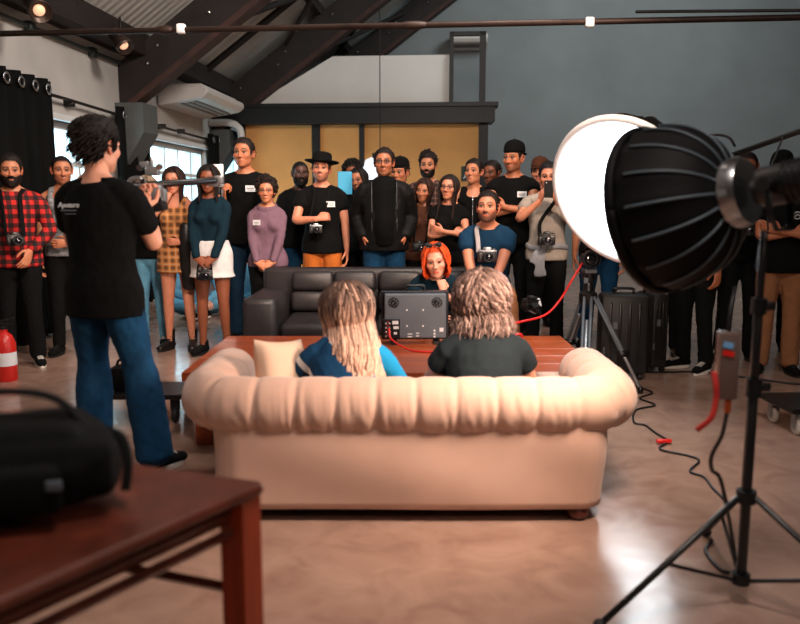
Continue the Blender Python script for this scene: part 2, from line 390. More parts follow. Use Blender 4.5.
# ================================================================ hair
def hair_mb(c):
    fem = c.get('fem', 0); jaw = c.get('jaw', 1.0); nose = c.get('nose', 1.0)
    hair = np.array(lin(c.get('hair', '1a1210'))); style = c.get('hairstyle', 'short'); rs = np.random.RandomState(c.get('seed', 3))
    tip = np.array(lin(c['tip'])) if c.get('tip') else hair*1.15
    r = head_base(fem, jaw, nose); p = HC+GD*r[:, None]
    mb = MB()
    par = {'short': (.010, .018, .004), 'buzz': (.0045, .005, .001), 'quiff': (.008, .034, .005), 'curly': (.024, .034, .012),
           'messy': (.022, .03, .010), 'long': (.012, .016, .003), 'wavy': (.014, .018, .004), 'bob': (.02, .022, .004), 'curlybob': (.024, .026, .008), 'updo': (.012, .016, .004)}[style]
    m = hairmask(p+np.stack([0*p[:, 0], 0*p[:, 0], .006*np.sin(np.arctan2(p[:, 0], -p[:, 1])*31)], 1), c.get('front', 0), .016, nape=.012 if style == 'messy' else 0)
    top = sstep(.0, .09, p[:, 2])
    th = par[0]+(par[1]-par[0])*top
    hl = np.interp(azim(p), HA, HZ); th = th*(.12+.88*sstep(.0, .035, p[:, 2]-hl-c.get('front', 0)))
    if style == 'quiff': th = th*(1-.45*sstep(.0, .08, p[:, 1]))
    az = np.arctan2(p[:, 0], -p[:, 1])
    streak = .5*np.sin(az*23+3*np.sin(p[:, 2]*60))+.5*np.sin(az*41+p[:, 2]*90+1)
    blob = sines(p, c.get('seed', 3)+5, 26 if style in ('curly', 'curlybob', 'messy') else 14, 8)
    th = th+par[2]*(.6*blob+.4*streak)
    off = -.007*(1-m)+m*np.maximum(th, .002)
    v = p+GD*off[:, None]
    shade = np.clip(.85+.35*streak+.25*blob, .4, 1.6)
    mb.add(v, GF, 0, hair*shade[:, None])
    def lookup(dirs): return head_r(dirs, fem, jaw, nose)
    if style in ('curly', 'curlybob', 'messy', 'short', 'quiff'):
        # locks standing off the scalp
        n = {'curly': 230, 'curlybob': 60, 'messy': 460, 'short': 90, 'quiff': 120}[style]; L = {'curly': .035, 'curlybob': .035, 'messy': .034, 'short': .018, 'quiff': .026}[style]
        idx = np.where(m > .95)[0]; idx = rs.choice(idx, n)
        for i in idx:
            d = GD[i]; b = v[i]-d*.008
            swirl = nrm(np.cross(d, [0, 0, 1])+rs.normal(size=3)*.4)
            fall = nrm(np.array([rs.normal()*.3, (.5 if style != 'quiff' else .9), -.6 if style != 'quiff' else .25]))
            k = L*rs.uniform(.6, 1.2)
            if style in ('curly', 'curlybob'):
                pts = [b+d*(.006+k*.35*math.sin(t*PI))+swirl*k*(t-.3)*.9+np.cross(d, swirl)*k*.3*math.sin(t*6) for t in np.linspace(0, 1, 6)]
            else:
                pts = [b+d*(.008+k*.25*math.sin(t*PI*.8))+fall*k*t+swirl*k*.25*t*t for t in np.linspace(0, 1, 5)]
            cc = hair*rs.uniform(.7, 1.5)
            mb.tube(pts, np.linspace(.0085, .003, len(pts))*{'short': .7, 'messy': .55}.get(style, 1), 5, col=cc)
    if style in ('long', 'wavy', 'bob', 'curlybob'):
        n = c.get('locks', 150); Lz = c.get('len', {'long': -.36, 'wavy': -.34, 'bob': -.12, 'curlybob': -.125}[style])
        wave = {'long': .003, 'wavy': .010, 'bob': .005, 'curlybob': .014}[style]
        a0 = c.get('open', .95)
        for i in range(n):
            s = 1 if rs.rand() < .5 else -1
            a = a0+(PI-a0)*rs.rand()**.9
            lay = rs.rand(); e0 = rs.uniform(.75, 1.45) if lay < .75 else rs.uniform(.1, .7)
            els = np.linspace(e0, -.35, 8); azs = a*(1-.35*np.clip((els-.3)/1.2, 0, 1)) if a < 1.6 else np.full(8, a)
            dirs = np.stack([np.cos(els)*np.sin(azs)*s, -np.cos(els)*np.cos(azs), np.sin(els)], 1)
            if style in ('curlybob', 'wavy', 'bob'):
                wa = {'curlybob': .13, 'wavy': .05, 'bob': .04}[style]; f0 = rs.uniform(3.5, 5.5); p0 = rs.uniform(0, 6.28)
                els = np.linspace(e0, -.35, 14); azs = np.interp(els[::-1], np.linspace(-.35, e0, 8), azs[::-1])[::-1]+wa*np.sin(els*f0+p0)
                dirs = np.stack([np.cos(els)*np.sin(azs)*s, -np.cos(els)*np.cos(azs), np.sin(els)], 1)
                rr = lookup(dirs)+par[0]+.002+.012*lay*sstep(1.3, .2, els)+wa*.07*np.sin(els*f0*1.1+p0+1.5)+c.get('vol', 0)*sstep(1.5, .6, els)
            else: rr = lookup(dirs)+par[0]+.002+.012*lay*sstep(1.3, .2, els)
            P = list(HC+dirs*rr[:, None])
            zend = Lz*(rs.uniform(.82, 1.05))
            last = P[-1].copy(); nz = max(3, int((last[2]-zend)/.022))
            out = np.array([last[0], last[1], 0]); out = nrm(out)
            ph = rs.uniform(0, 6.28)
            for k in range(1, nz+1):
                t = k/nz; z = last[2]+(zend-last[2])*t
                drift = out*((-.018 if not c.get('vol') else .004)*math.sin(min(t*2, 1)*PI/2)+(.012*t if style != 'long' else .004*t))
                if a < 1.5 and style in ('long', 'wavy'): drift = drift+np.array([s*.012*t, -.02*t, 0])
                if style == 'bob': drift = out*(.012*math.sin(t*PI)-.018*t*t)
                if a > 1.7: drift = drift+np.array([0, c.get('backout', .03)*sstep(-.05, -.16, z), 0])
                w = wave*np.array([math.sin(k*1.25+ph), math.cos(k*1.1+ph), 0])*min(1, t*2)
                P.append(np.array([last[0], last[1], z])+drift+w)
            P = np.array(P); m_ = len(P)
            tt = np.linspace(0, 1, m_)
            shade = rs.uniform(*c.get('shade', (.75, 1.3)))
            br = sstep(c.get('ombre', .3)-.32, c.get('ombre', .3)+.38, tt+rs.normal()*.15)[:, None]
            cc = (hair*(1-br)+tip*br)*shade
            if c.get('streaks'):
                k_ = c['streaks']*rs.rand()*(.6+.4*np.sin(tt*9+rs.uniform(0, 6)))[:, None]; cc = cc*(1-k_)+tip*k_
            if style == 'curlybob':
                tu = rs.uniform(2, 3.5); ph2 = rs.uniform(0, 6.28); am = .011*np.sin(np.clip(tt*1.3, 0, 1)*PI/2); g_ = np.gradient(P, axis=0); g_ /= np.linalg.norm(g_, axis=1)[:, None]+1e-9
                ou = nrm(np.array([out[0], out[1], .2])); sd = np.cross(g_, ou); P = P+am[:, None]*(sd*np.cos(tt*tu*6.28+ph2)[:, None]+ou*np.sin(tt*tu*6.28+ph2)[:, None]*.8)
            w0 = c.get('lockw', .013 if style != 'curlybob' else .015)
            mb.tube(P, [(w0*(1-.75*t**2.5), w0*.55*(1-.7*t**2.5)) for t in tt], 6, side=np.cross(out, [0, 0, 1]), col=cc, dome=.3)
    if style == 'updo':
        mb.ball((0, .075, .075), (.04, .035, .04), 16, 12, col=hair)
    return mb

def beard_mb(c):
    r = head_base(0, c.get('jaw', 1.0), c.get('nose', 1.0)); p = HC+GD*r[:, None]; a = azim(p)
    q = np.abs(p[:, 0])
    m = sstep(-.028, -.048, p[:, 2]+.012*sstep(.6, 1.2, a)*-1)*sstep(1.45, 1.3, a)*(p[:, 2] > -.2)
    m *= 1-np.exp(-((p[:, 0]/.022)**4+((p[:, 2]+.066)/.010)**4))
    m *= 1-np.exp(-(((q-.03)/.02)**2+((p[:, 2]+.036)/.016)**2))
    m = np.maximum(m, np.exp(-((p[:, 0]/.024)**6+((p[:, 2]+.053)/.006)**4))*(p[:, 1] < -.06))
    t = c.get('beard', .010)*(1+.35*sines(p, 4, 40, 8))
    off = np.where(m > .02, -.006*(1-m)+m*t, -.006)
    low = sstep(-.07, -.115, p[:, 2])*m
    v = p+GD*(off+low*t*.6)[:, None]
    hair = np.array(lin(c.get('beardcol', c.get('hair', '1a1210'))))
    mb = MB(); mb.add(v, GF, 0, hair*np.clip(1+.3*sines(p, 9, 60, 6), .5, 1.5)[:, None]); return mb

# ================================================================ hands
_hand = {}
def hand(pose):
    """right-hand template: wrist at origin, fingers +X, palm faces -Z, thumb side +Y"""
    if pose in _hand: return _hand[pose]
    cm = {'relax': (.35, .45, .35, .5), 'fist': (1.35, 1.5, 1.0, .9), 'grip': (.95, 1.0, .7, .8), 'flat': (.08, .1, .08, .2), 'point': (.5, .6, .4, .6), 'open': (.25, .3, .2, .3)}[pose]
    mb = MB()
    mb.tube([(-.03, 0, 0), (0, 0, 0), (.03, .002, 0), (.065, .002, -.001), (.092, 0, -.002)], [(.027, .02), (.026, .018), (.034, .0165), (.041, .0145), (.039, .0115)], 12, side=(0, 1, 0))
    fin = [(.030, .044, .026, .021, .0088, .06), (.010, .049, .030, .022, .0092, .01), (-.011, .045, .028, .021, .0088, -.04), (-.030, .036, .021, .019, .0076, -.10)]
    for j, (y, a, b, cc, r, sp) in enumerate(fin):
        k = 1+.12*j if pose != 'point' or j else .1
        ang = 0; p = np.array([.078, y*.93, -.002]); P = [p]; d0 = np.array([math.cos(sp), math.sin(sp), 0])
        P.append(np.array([.092, y, -.001]))
        for L, c_ in ((a, cm[0]), (b, cm[1]), (cc, cm[2])):
            ang += c_*k if pose != 'fist' else c_
            P.append(P[-1]+L*(d0*math.cos(ang)+np.array([0, 0, -1])*math.sin(ang)))
        mb.tube(P, [r*1.1, r*1.12, r*1.05, r*.95, r*.78], 8, side=(0, 1, 0))
    t = cm[3]
    d1 = nrm([.62, .72, -.35]); d2 = nrm([.8, .45-.5*t, -.35-.3*t]); d3 = nrm([.8, .25-.7*t, -.3-.45*t])
    P = [np.array([.012, .018, -.004])]
    for L, d in ((.046, d1), (.034, d2), (.027, d3)): P.append(P[-1]+L*d)
    mb.tube(P, [.015, .0125, .0105, .0082], 9)
    v, n, f = remesh(mb, .0036, 3, .5)
    _hand[pose] = (v, f); return _hand[pose]

# ================================================================ bodies
TORSO_M = [(.85, .11, .085, 0), (.90, .158, .105, 0), (.96, .165, .110, .005), (1.06, .148, .103, 0), (1.16, .152, .108, -.004), (1.27, .168, .116, -.004), (1.36, .165, .108, .004), (1.42, .13, .085, .01), (1.475, .07, .062, .012)]
TORSO_F = [(.85, .11, .085, 0), (.90, .162, .108, 0), (.96, .168, .112, .008), (1.06, .132, .095, 0), (1.14, .126, .092, -.002), (1.26, .148, .104, -.004), (1.36, .146, .098, .004), (1.42, .115, .078, .01), (1.475, .06, .055, .012)]
ARMS = {
 'down': ((.232, -.03, .86), (.4, .6, 0), (-1, 0, 0), None, 'relax'),
 'clasp': ((.075, -.215, .90), (1, .25, -.3), (0, 1, -.25), (-.85, -.25, -.45), 'relax'),
 'pocket': ((.185, -.075, .985), (.4, 1, 0), (-1, .1, 0), (-.25, .12, -1), 'fist'),
 'cross': ((-.06, -.185, 1.185), (1, -.1, -.8), (0, 1, -.2), (-1, .1, .1), 'relax'),
 'cross2': ((-.05, -.215, 1.20), (1, -.1, -.8), (0, 1, .2), (-1, .15, .25), 'relax'),
 'camera': ((.085, -.27, 1.10), (1, .4, -1), (-.6, .6, .3), (-.35, -.8, .3), 'grip'),
 'phone': ((.075, -.30, 1.40), (1, .1, -1), (-.7, .5, 0), (-.3, -.45, .85), 'grip'),
 'chin': ((.035, -.16, 1.43), (.8, -.2, -1), (0, .8, .5), (-.3, .15, .95), 'fist'),
}

def person(c):
    S_ = c['H']/1.75; bw = c.get('bw', 1.0); fem = c.get('fem', 0); lean = math.radians(c.get('lean', 0)); dz = c.get('dz', 0.0)
    side = math.radians(c.get('sidelean', 0))
    PV = np.array([0, .0, .93]); Rl = RY(side)@RX(lean)      # positive lean tips towards the front (-Y)
    poff = np.array([0, 0, dz])
    X = lambda p: Rl@(np.asarray(p, float)-PV)+PV+poff
    TS = TORSO_F if fem else TORSO_M
    sx = (.150 if fem else .174)*(.5+.5*bw)
    root = thing('person', c['label'], 'person', (*c['pos'][:2], c['pos'][2] if len(c['pos']) > 2 else 0), math.radians(c.get('yaw', 0)), c.get('group'))
    vox = c.get('vox', .0115)/S_
    al1, al2 = .285, .25
    lat = Rl@np.array([1, 0, 0])
    # ---- joints
    arms = {}
    for key, s in (('a', -1), ('b', 1)):
        sp = c.get(key, 'down'); sp = ARMS[sp] if isinstance(sp, str) else sp
        w, pole, palm, hd, pose = sp
        if not c.get('abs'+key):
            w = (w[0]*s, w[1], w[2]); pole = (pole[0]*s, pole[1], pole[2]); palm = (palm[0]*s, palm[1], palm[2]); hd = None if hd is None else (hd[0]*s, hd[1], hd[2])
        sh = X((s*sx, .008, 1.395)); w = np.array(w, float)+(poff if c.get('armrel', 1) else 0)
        d = w-sh; L = np.linalg.norm(d); mx = (al1+al2)*.995
        if L > mx: w = sh+d*mx/L; d = w-sh; L = mx
        ca = (al1**2+L**2-al2**2)/(2*al1*L); ca = max(-1, min(1, ca)); u = d/L
        po = np.array(pole, float); po = nrm(po-u*(po@u))
        el = sh+u*al1*ca+po*al1*math.sqrt(max(0, 1-ca*ca))
        hd = nrm(hd) if hd is not None else nrm(w-el)
        arms[key] = (s, sh, el, w, hd, nrm(palm), pose)
    legs = {}
    hipx = .088
    for key, s in (('la', -1), ('lb', 1)):
        sp = c.get(key)
        hip = np.array([s*hipx, .005, .90])+poff
        if sp is None:
            kn = np.array([s*(.10), -.012, .49]); an = np.array([s*.115, .02, .085]); fy = s*14
        else: kn, an, fy = np.array(sp[0], float), np.array(sp[1], float), sp[2]
        legs[key] = (s, hip, kn, an, math.radians(fy))
    hoff = np.array(c.get('headoff', (0, 0, 0)), float)
    hc = X((0, -.018, 1.625))+hoff
    hy, hp, hr = [math.radians(t) for t in c.get('head', (0, 0, 0))]
    HR = RZ(hy)@RX(hp)@RY(hr)*c.get('hs', 1.0)
    def torso(mb, k=1.0, add=0.0, z0=.85, z1=1.5, flare=0, belly=0, wk=1.0):
        z = np.linspace(z0, min(z1, 1.475), 16); T = np.array(TS)
        rx = np.interp(z, T[:, 0], T[:, 1])*bw*k*wk+add; ry = np.interp(z, T[:, 0], T[:, 2])*(.4+.6*bw)*k+add; yo = np.interp(z, T[:, 0], T[:, 3])
        b = c.get('belly', 0)*np.exp(-((z-1.08)/.12)**2); ry = ry+b; yo = yo-b*.7
        if add > .0: rx = np.where(z < .96, np.maximum(rx, np.interp(.96, T[:, 0], T[:, 1])*bw*k+add), rx); ry = np.where(z < .96, np.maximum(ry, np.interp(.96, T[:, 0], T[:, 2])*(.4+.6*bw)*k+add), ry)
        if flare:
            fl = flare*np.clip((1.06-z)/.12, 0, 1); rx = rx+fl; ry = ry+fl
        mb.tube([X((0, y, q)) for y, q in zip(yo, z)], list(zip(rx, ry)), 24, side=lat, dome=.6 if add <= 0 else 0)
        if fem and z1 > 1.2:
            for s in (-1, 1): mb.ball(X((s*.068*bw, -.085*(.4+.6*bw), 1.275)), .05+add, 14, 10)
    def armtube(mb, key, add=0.0, t=1.0, flare=0.0, start=.055, k=1.0):
        """t: share of the arm's length covered from the shoulder (0-2: upper arm, forearm)"""
        s, sh, el, w, hd, pm, pose = arms[key]
        tk = (.82 if fem else 1.0)*(.45+.55*bw)*k
        st = X((s*start, .012, 1.425))
        ks = [(0, st, .040), (.18, sh*.75+st*.25, .050), (.34, sh+(el-sh)*.12, .053), (.7, sh+(el-sh)*.55, .047), (1.0, el, .041), (1.2, el+(w-el)*.25, .042), (1.55, el+(w-el)*.6, .035), (1.95, w, .027), (2.0, w+hd*.015, .026)]
        T = np.array([q[0] for q in ks]); P = np.array([q[1] for q in ks]); R = np.array([q[2] for q in ks])
        g = np.linspace(0, t, max(5, int(t*9)))
        pts = np.stack([np.interp(g, T, P[:, i]) for i in range(3)], 1); r = np.interp(g, T, R)*tk+add
        r = r+flare*np.clip((g-t+.45)/.45, 0, 1)*(g > .3)
        mb.tube(pts, list(r), 14)
    def legtube(mb, key, add=0.0, t=2.0, k=1.0, kl=None, start=0):
        s, hip, kn, an, fy = legs[key]
        tk = (.5+.5*bw)*k
        ks = [(0, hip+np.array([0, 0, .02]), .092), (.35, hip+(kn-hip)*.35, .084), (.75, hip+(kn-hip)*.75, .066), (1, kn, .056), (1.3, kn+(an-kn)*.3+(kn-hip)*0, .054), (1.6, kn+(an-kn)*.6, .044), (1.95, an, .036), (2.0, an-np.array([0, 0, .01]), .036)]
        T = np.array([q[0] for q in ks]); P = np.array([q[1] for q in ks]); R = np.array([q[2] for q in ks])
        g = np.linspace(start, t, 18); pts = np.stack([np.interp(g, T, P[:, i]) for i in range(3)], 1); r = np.interp(g, T, R)*tk
        if kl is not None: r = np.maximum(r, np.interp(g, [0, .7, 1.2, 2], [.0, .06, kl, kl])*(.5+.5*bw))
        mb.tube(pts, list(r+add), 16)
    # ---- body
    mb = MB(); torso(mb, .93, -.004)
    nk = .052 if fem else .060
    mb.tube(spl([X((0, .012, 1.42)), X((0, .008, 1.49)), hc+HR@np.array([0, .012, -.055])], 7), [nk*1.25, nk*1.1, nk, nk*.97, nk*.96, nk*.96, nk*.9], 16)
    for s in (-1, 1): mb.tube([X((0, .02, 1.50)), X((s*.09, .016, 1.445)), X((s*sx*.9, .01, 1.40))], [.036, .034, .040], 10)
    for k in 'ab': armtube(mb, k)
    for k in 'ab': pass
    for k in ('a', 'b'): armtube(mb, k, -.001, 2.0)
    for k in ('la', 'lb'): legtube(mb, k, -.004)
    for key in ('la', 'lb'):
        s, hip, kn, an, fy = legs[key]; fd = np.array([math.sin(fy), -math.cos(fy), 0])
        if c.get('toe'): fd = nrm(fd+np.array([0, 0, c['toe']]))
        mb.tube([an+(0, 0, 0), an-fd*.03+(0, 0, -.035), an+fd*.05+(0, 0, -.045), an+fd*.13+(0, 0, -.06)], [.034, .034, .034, .024], 10)
    v, n, f = remesh(mb, vox, 7)
    body = MB(); skin = np.array(lin(c['skin']))
    body.add(v, f, 0, skin*np.clip(1+.06*sines(v, 3, 9, 6), .8, 1.2)[:, None])
    for key in 'ab':
        s, sh, el, w, hd, pm, pose = arms[key]
        hv, hf = hand(pose)
        z = -(pm-hd*(pm@hd)); z = nrm(z); x = hd; y = np.cross(z, x)
        B = np.stack([x, y, z], 1)
        q = hv.copy()
        # right hand (a, -X): thumb side chosen by mirroring
        if s > 0: q = q*np.array([1, -1, 1]); hf = [t[::-1] for t in hf]
        hk = (.9 if fem else 1.0)*c.get('hk', 1)
        body.add(q*hk@B.T+w, hf, 0, skin*np.array([1, .93, .9]))
    body.join(head_mb(c), M4(HR, hc))
    body.obj('body', M_SKIN, root, attr=True, scale=S_)
    # ---- hair, beard
    if c.get('hairstyle', 'short') != 'bald':
        h = hair_mb(c); q = MB(); q.join(h, M4(HR, hc)); q.obj('hair', M_HAIR, root, attr=True, scale=S_)
    if c.get('beard'):
        q = MB(); q.join(beard_mb(c), M4(HR, hc)); q.obj('beard', M_HAIR, root, attr=True, scale=S_)
    def cloth(name, mb_, m, fold=.004, fr=7, sm=5, aniso=(1, 1, .45), vx=None):
        v, n, f = remesh(mb_, vx or vox, sm)
        d = fold*1.5*(sines(v, c.get('seed', 1)+len(name), fr, 10, aniso)+.5*sines(v, c.get('seed', 1)+31, fr*2.2, 8))
        q = MB(); q.add(v+n*d[:, None], f); return q.obj(name, m, root, scale=S_)
    # ---- clothes
    t = c.get('top')
    if t:
        kind = t[0]; m = t[1]; hem = t[2] if len(t) > 2 else .86
        q = MB()
        add = {'tee': .012, 'long': .010, 'jacket': .022, 'tank': .008, 'dress': .010}[kind]
        if kind in ('tee', 'long', 'jacket'):
            torso(q, 1.0, add, hem, 1.452, c.get('flare', .02 if hem < .93 else .006))
            for s in (-1, 1): q.tube([X((s*.03, .022, 1.465)), X((s*.09, .016, 1.442)), X((s*sx*.9, .01, 1.395))], [.036, .040, .048], 10)
            for k in 'ab': armtube(q, k, add+.002, c.get('sleeve', .62) if kind == 'tee' else (1.9 if kind == 'long' else 1.93), .007 if kind == 'tee' else .003, .05)
        elif kind in ('tank', 'dress'):
            torso(q, 1.0, add, hem if kind == 'tank' else .8, 1.37, .02 if kind == 'tank' else .01)
            for s in (-1, 1): q.tube(spl([X((s*.095*bw, -.108*(.4+.6*bw), 1.32)), X((s*.10, -.085, 1.40)), X((s*.092, -.0, 1.478)), X((s*.095, .07, 1.43)), X((s*.1, .105, 1.34))], 12), [(c.get('strapw', .03), .012)]*12, 8, side=(1, 0, 0))
            if kind == 'dress':
                z = np.linspace(c['dhem'], .99, 10)
                q.tube([X((0, .003, k)) if k > .9 else np.array([0, .003, k])+poff for k in z], [(.190*bw+.015*(1-u), .138*bw+.015*(1-u)) for u in np.linspace(0, 1, 10)], 24, side=(1, 0, 0), dome=0)
        cloth({'tee': 't_shirt', 'long': 'long_sleeved_top', 'jacket': 'jacket', 'tank': 'sleeveless_top', 'dress': 'dress'}[kind], q, m)
        if c.get('collar'):
            q = MB(); q.tube(spl([X((.098*math.sin(a), .012-.088*math.cos(a), 1.458-.030*math.cos(a))) for a in np.linspace(0, 2*PI, 15)], 40), [(.034, .012)]*40, 8, side=(0, 0, 1), cap=True)
            q.obj('collar', c['collar'], root, scale=S_)
        if c.get('inner'):
            q = MB(); z = np.linspace(.93, 1.46, 12)
            T = np.array(TS); ry = np.interp(z, T[:, 0], T[:, 2])*(.4+.6*bw)
            b = c.get('belly', 0)*np.exp(-((z-1.08)/.12)**2)
            q.tube([X((0, -ry_*.45-.7*b_, k)) for k, ry_, b_ in zip(z, ry, b)], [(.108*bw, r*.55+.060+b_*1.0) for r, b_ in zip(ry, b)], 20, side=lat)
            cloth('t_shirt', q, c['inner'])
            for s in (-1, 1):
                q = MB(); q.tube([X((s*.100*bw, -r*.90-.016-1.2*b_, k)) for k, r, b_ in zip(z, ry, b)], .0035, 6)
                q.obj('zip', M_ZIP, root, scale=S_)
    bt = c.get('bottom')
    if bt:
        kind, m = bt[:2]
        q = MB()
        if kind == 'trousers':
            z = np.linspace(.86, bt[3] if len(bt) > 3 else 1.03, 8); T = np.array(TS)
            q.tube([X((0, np.interp(k, T[:, 0], T[:, 3]), k)) for k in z], [(np.interp(k, T[:, 0], T[:, 1])*bw+.006, np.interp(k, T[:, 0], T[:, 2])*(.4+.6*bw)+.006+c.get('belly', 0)*.5*math.exp(-((k-1.08)/.12)**2)) for k in z], 22, side=lat)
            for k in ('la', 'lb'): legtube(q, k, .011, bt[4] if len(bt) > 4 else 1.97, 1.0, bt[2] if len(bt) > 2 else .055)
            cloth('trousers', q, m, .005, 8)
        elif kind == 'skirt':
            z = np.linspace(bt[2], bt[3], 12); u = np.linspace(0, 1, 12)
            T = np.array(TS); q.tube([np.array([0, .004, k])+poff for k in z], [(max(np.interp(max(k, .96), T[:, 0], T[:, 1])*bw+.030, .220*(1-a)), max(np.interp(max(k, .96), T[:, 0], T[:, 2])*bw+.030, .165*(1-a))) for k, a in zip(z, u)], 28, side=(1, 0, 0), dome=0)
            cloth('skirt', q, m, .004, 6, aniso=(1, 1, .1))
    sh = c.get('shoe')
    if sh:
        for key in ('la', 'lb'):
            s, hip, kn, an, fy = legs[key]
            q = MB(); boot = len(sh) > 2 and sh[2]
            q.tube(spl([(0, .055, .045), (0, .02, .05), (0, -.05, .05), (0, -.12, .042), (0, -.185, .036)], 9), [(.034, .036), (.036, .04), (.037, .042), (.038, .042), (.040, .04), (.043, .036), (.044, .032), (.041, .029), (.033, .024)], 14, side=(1, 0, 0))
            q.tube([(0, .02, .05), (0, .015, .10 if not boot else .13), (0, .012, .115 if not boot else .2)], [.040, .043, .043 if not boot else .048], 14)
            if boot:
                for k in range(5): q.tube([(-.03, -.035+.004*k, .075+.026*k), (.03, -.035+.004*k, .075+.026*k)], .006, 6)
            v, n, f = remesh(q, .006, 4)
            tz = c.get('toe', 0); R = RZ(fy)@RX(-math.atan(tz) if tz else 0); base = an+np.array([0, -.0, -.085])
            q = MB(); q.add(v@R.T+base, f); o = q.obj('shoe', sh[0], root, scale=S_)
            q = MB(); pts = [(math.sin(a)*.046*(1-.12*math.cos(a)), -.065-math.cos(a)*.128) for a in np.linspace(0, 2*PI, 28, endpoint=False)]
            q.prism(pts, .024, M4(R, base+R@np.array([0, 0, .002]))); q.obj('sole', sh[1], o, smooth=False, scale=S_)
            if len(sh) > 3 or not boot:
                q = MB()
                for k in range(4):
                    q.tube([R@np.array(g)+base for g in ((-.022, -.055-.022*k, .088-.006*k), (0, -.058-.022*k, .094-.006*k), (.022, -.055-.022*k, .088-.006*k))], .0035, 5)
                q.obj('laces', sh[1], o, scale=S_)
    # ---- worn pieces
    if c.get('glasses'):
        q = MB()
        for s in (-1, 1):
            q.tube(spl([(s*.031+.022*math.cos(a)*(1-.12*abs(math.sin(2*a))), -.107+.006*abs(math.cos(a)), .0+.017*math.sin(a)) for a in np.linspace(0, 2*PI, 13)], 25), .0022 if c['glasses'] != 'wire' else .0014, 6)
            q.tube([(s*.053, -.101, .006), (s*.072, -.06, .006), (s*.079, .0, .008), (s*.080, .02, -.008)], .0022, 6)
        q.tube([(-.009, -.106, .004), (0, -.110, .006), (.009, -.106, .004)], .002, 6)
        g = MB(); g.join(q, M4(HR, hc)); o = g.obj('eyeglasses', M_BLACKPL if c['glasses'] != 'wire' else M_DARKMETAL, root, scale=S_)
    if c.get('hat'):
        kind, m = c['hat'][:2]; r = head_base(fem, c.get('jaw', 1.), c.get('nose', 1.)); q = MB()
        p = HC+GD*r[:, None]
        if kind in ('cap', 'beanie'):
            a = azim(p); zt = .045 if kind == 'cap' else np.interp(a, [0, 1.2, 3.2], [.045, .02, -.03])
            mk = sstep(-.006, .006, p[:, 2]-zt); th = c['hat'][2] if len(c['hat']) > 2 else .02
            q.add(p+GD*(-.006*(1-mk)+mk*(th+(.026 if kind == 'cap' else .014)*sstep(.05, .10, p[:, 2])))[:, None], GF)
            if kind == 'cap':
                br = c.get('brim', 0); R = RZ(math.radians(br))
                arc = np.linspace(-1.15, 1.15, 13); inn = [(.078*math.sin(t), -.082*math.cos(t)) for t in arc]; out = [(.088*math.sin(t), -.088*math.cos(t)-.066*math.cos(t*1.3)**.8 if abs(t) < 1.14 else -.09*math.cos(t)) for t in arc]
                poly = inn+out[::-1]
                q.prism(poly, .006, M4(R@RX(.12), R@np.array([0, .012, .05])))
                q.ball((0, .01, .162), .007, 8, 6)
            else:
                q.tube(spl([(1.02*(.083*math.sin(t)), .012-.100*math.cos(t)*1.02, .048-.012*(1-math.cos(t))*2) for t in np.linspace(0, 2*PI, 17)], 40), [(.02, .010)]*40, 8, side=(0, 0, 1))
        else:
            prof = [(.0, .150), (.055, .152), (.078, .145), (.088, .125), (.092, .07), (.094, .055), (.125, .052), (.155, .060), (.158, .057), (.125, .046), (.09, .047)]
            th = np.arange(40)*2*PI/40
            v = np.concatenate([np.stack([rr*np.cos(th), rr*np.sin(th)*1.12+.008, np.full(40, z)+.0*th+(.012*np.abs(np.cos(th)) if rr > .12 else 0)], 1) for rr, z in prof])
            q.add(v, [(i*40+j, i*40+(j+1) % 40, (i+1)*40+(j+1) % 40, (i+1)*40+j) for i in range(len(prof)-1) for j in range(40)])
        g = MB(); g.join(q, M4(HR@RX(c.get('hattilt', 0)), hc)); o = g.obj('hat', m, root, scale=S_)
        if kind == 'felt':
            q = MB(); th = np.linspace(0, 2*PI, 33); q.tube([(.096*math.cos(a), .008+.107*math.sin(a), .062) for a in th], [(.004, .011)]*33, 6, side=(1, 0, 0), cap=True)
            g = MB(); g.join(q, M4(HR@RX(c.get('hattilt', 0)), hc)); g.obj('hat_band', M_BLACKPL, o, scale=S_)
    if c.get('tagx') is not None:
        x, z = c['tagx']; T = np.array(TS)
        ry = np.interp(z, T[:, 0], T[:, 2])*(.4+.6*bw); rx = np.interp(z, T[:, 0], T[:, 1])*bw
        y = -(ry+.024)*math.sqrt(max(.1, 1-(x/(rx+.02))**2))+np.interp(z, T[:, 0], T[:, 3])-(.02 if fem else .006)-c.get('tagoff', 0)
        ang = math.asin(max(-.9, min(.9, x/(rx+.02))))*.8
        q = MB(); q.box((0, 0, 0), (.085, .004, .052), RZ(ang)); v = q.verts()
        g = MB(); g.join(q, M4(Rl, X((x, y, z)))); o = g.obj('name_tag', M_TAG, root, smooth=False, scale=S_)
        g = MB(); h = MB(); h.box((0, -.0026, .002), (.06, .002, .006)); h.box((0, -.0026, -.012), (.045, .002, .004))
        g.join(h, M4(Rl@RZ(ang), X((x, y, z)))); g.obj('writing', M_INK, o, smooth=False, scale=S_)
    root['_S'] = S_
    c['_X'] = X; c['_arms'] = arms; c['_hc'] = hc; c['_HR'] = HR; c['_S'] = S_; c['_root'] = root; c['_legs'] = legs
    return root

def wp(c, p):
    """a canonical point of a posed person -> world"""
    p = np.asarray(p, float)*c['_S']; return RZ(math.radians(c.get('yaw', 0)))@p+np.array([*c['pos'][:2], c['pos'][2] if len(c['pos']) > 2 else 0.0])
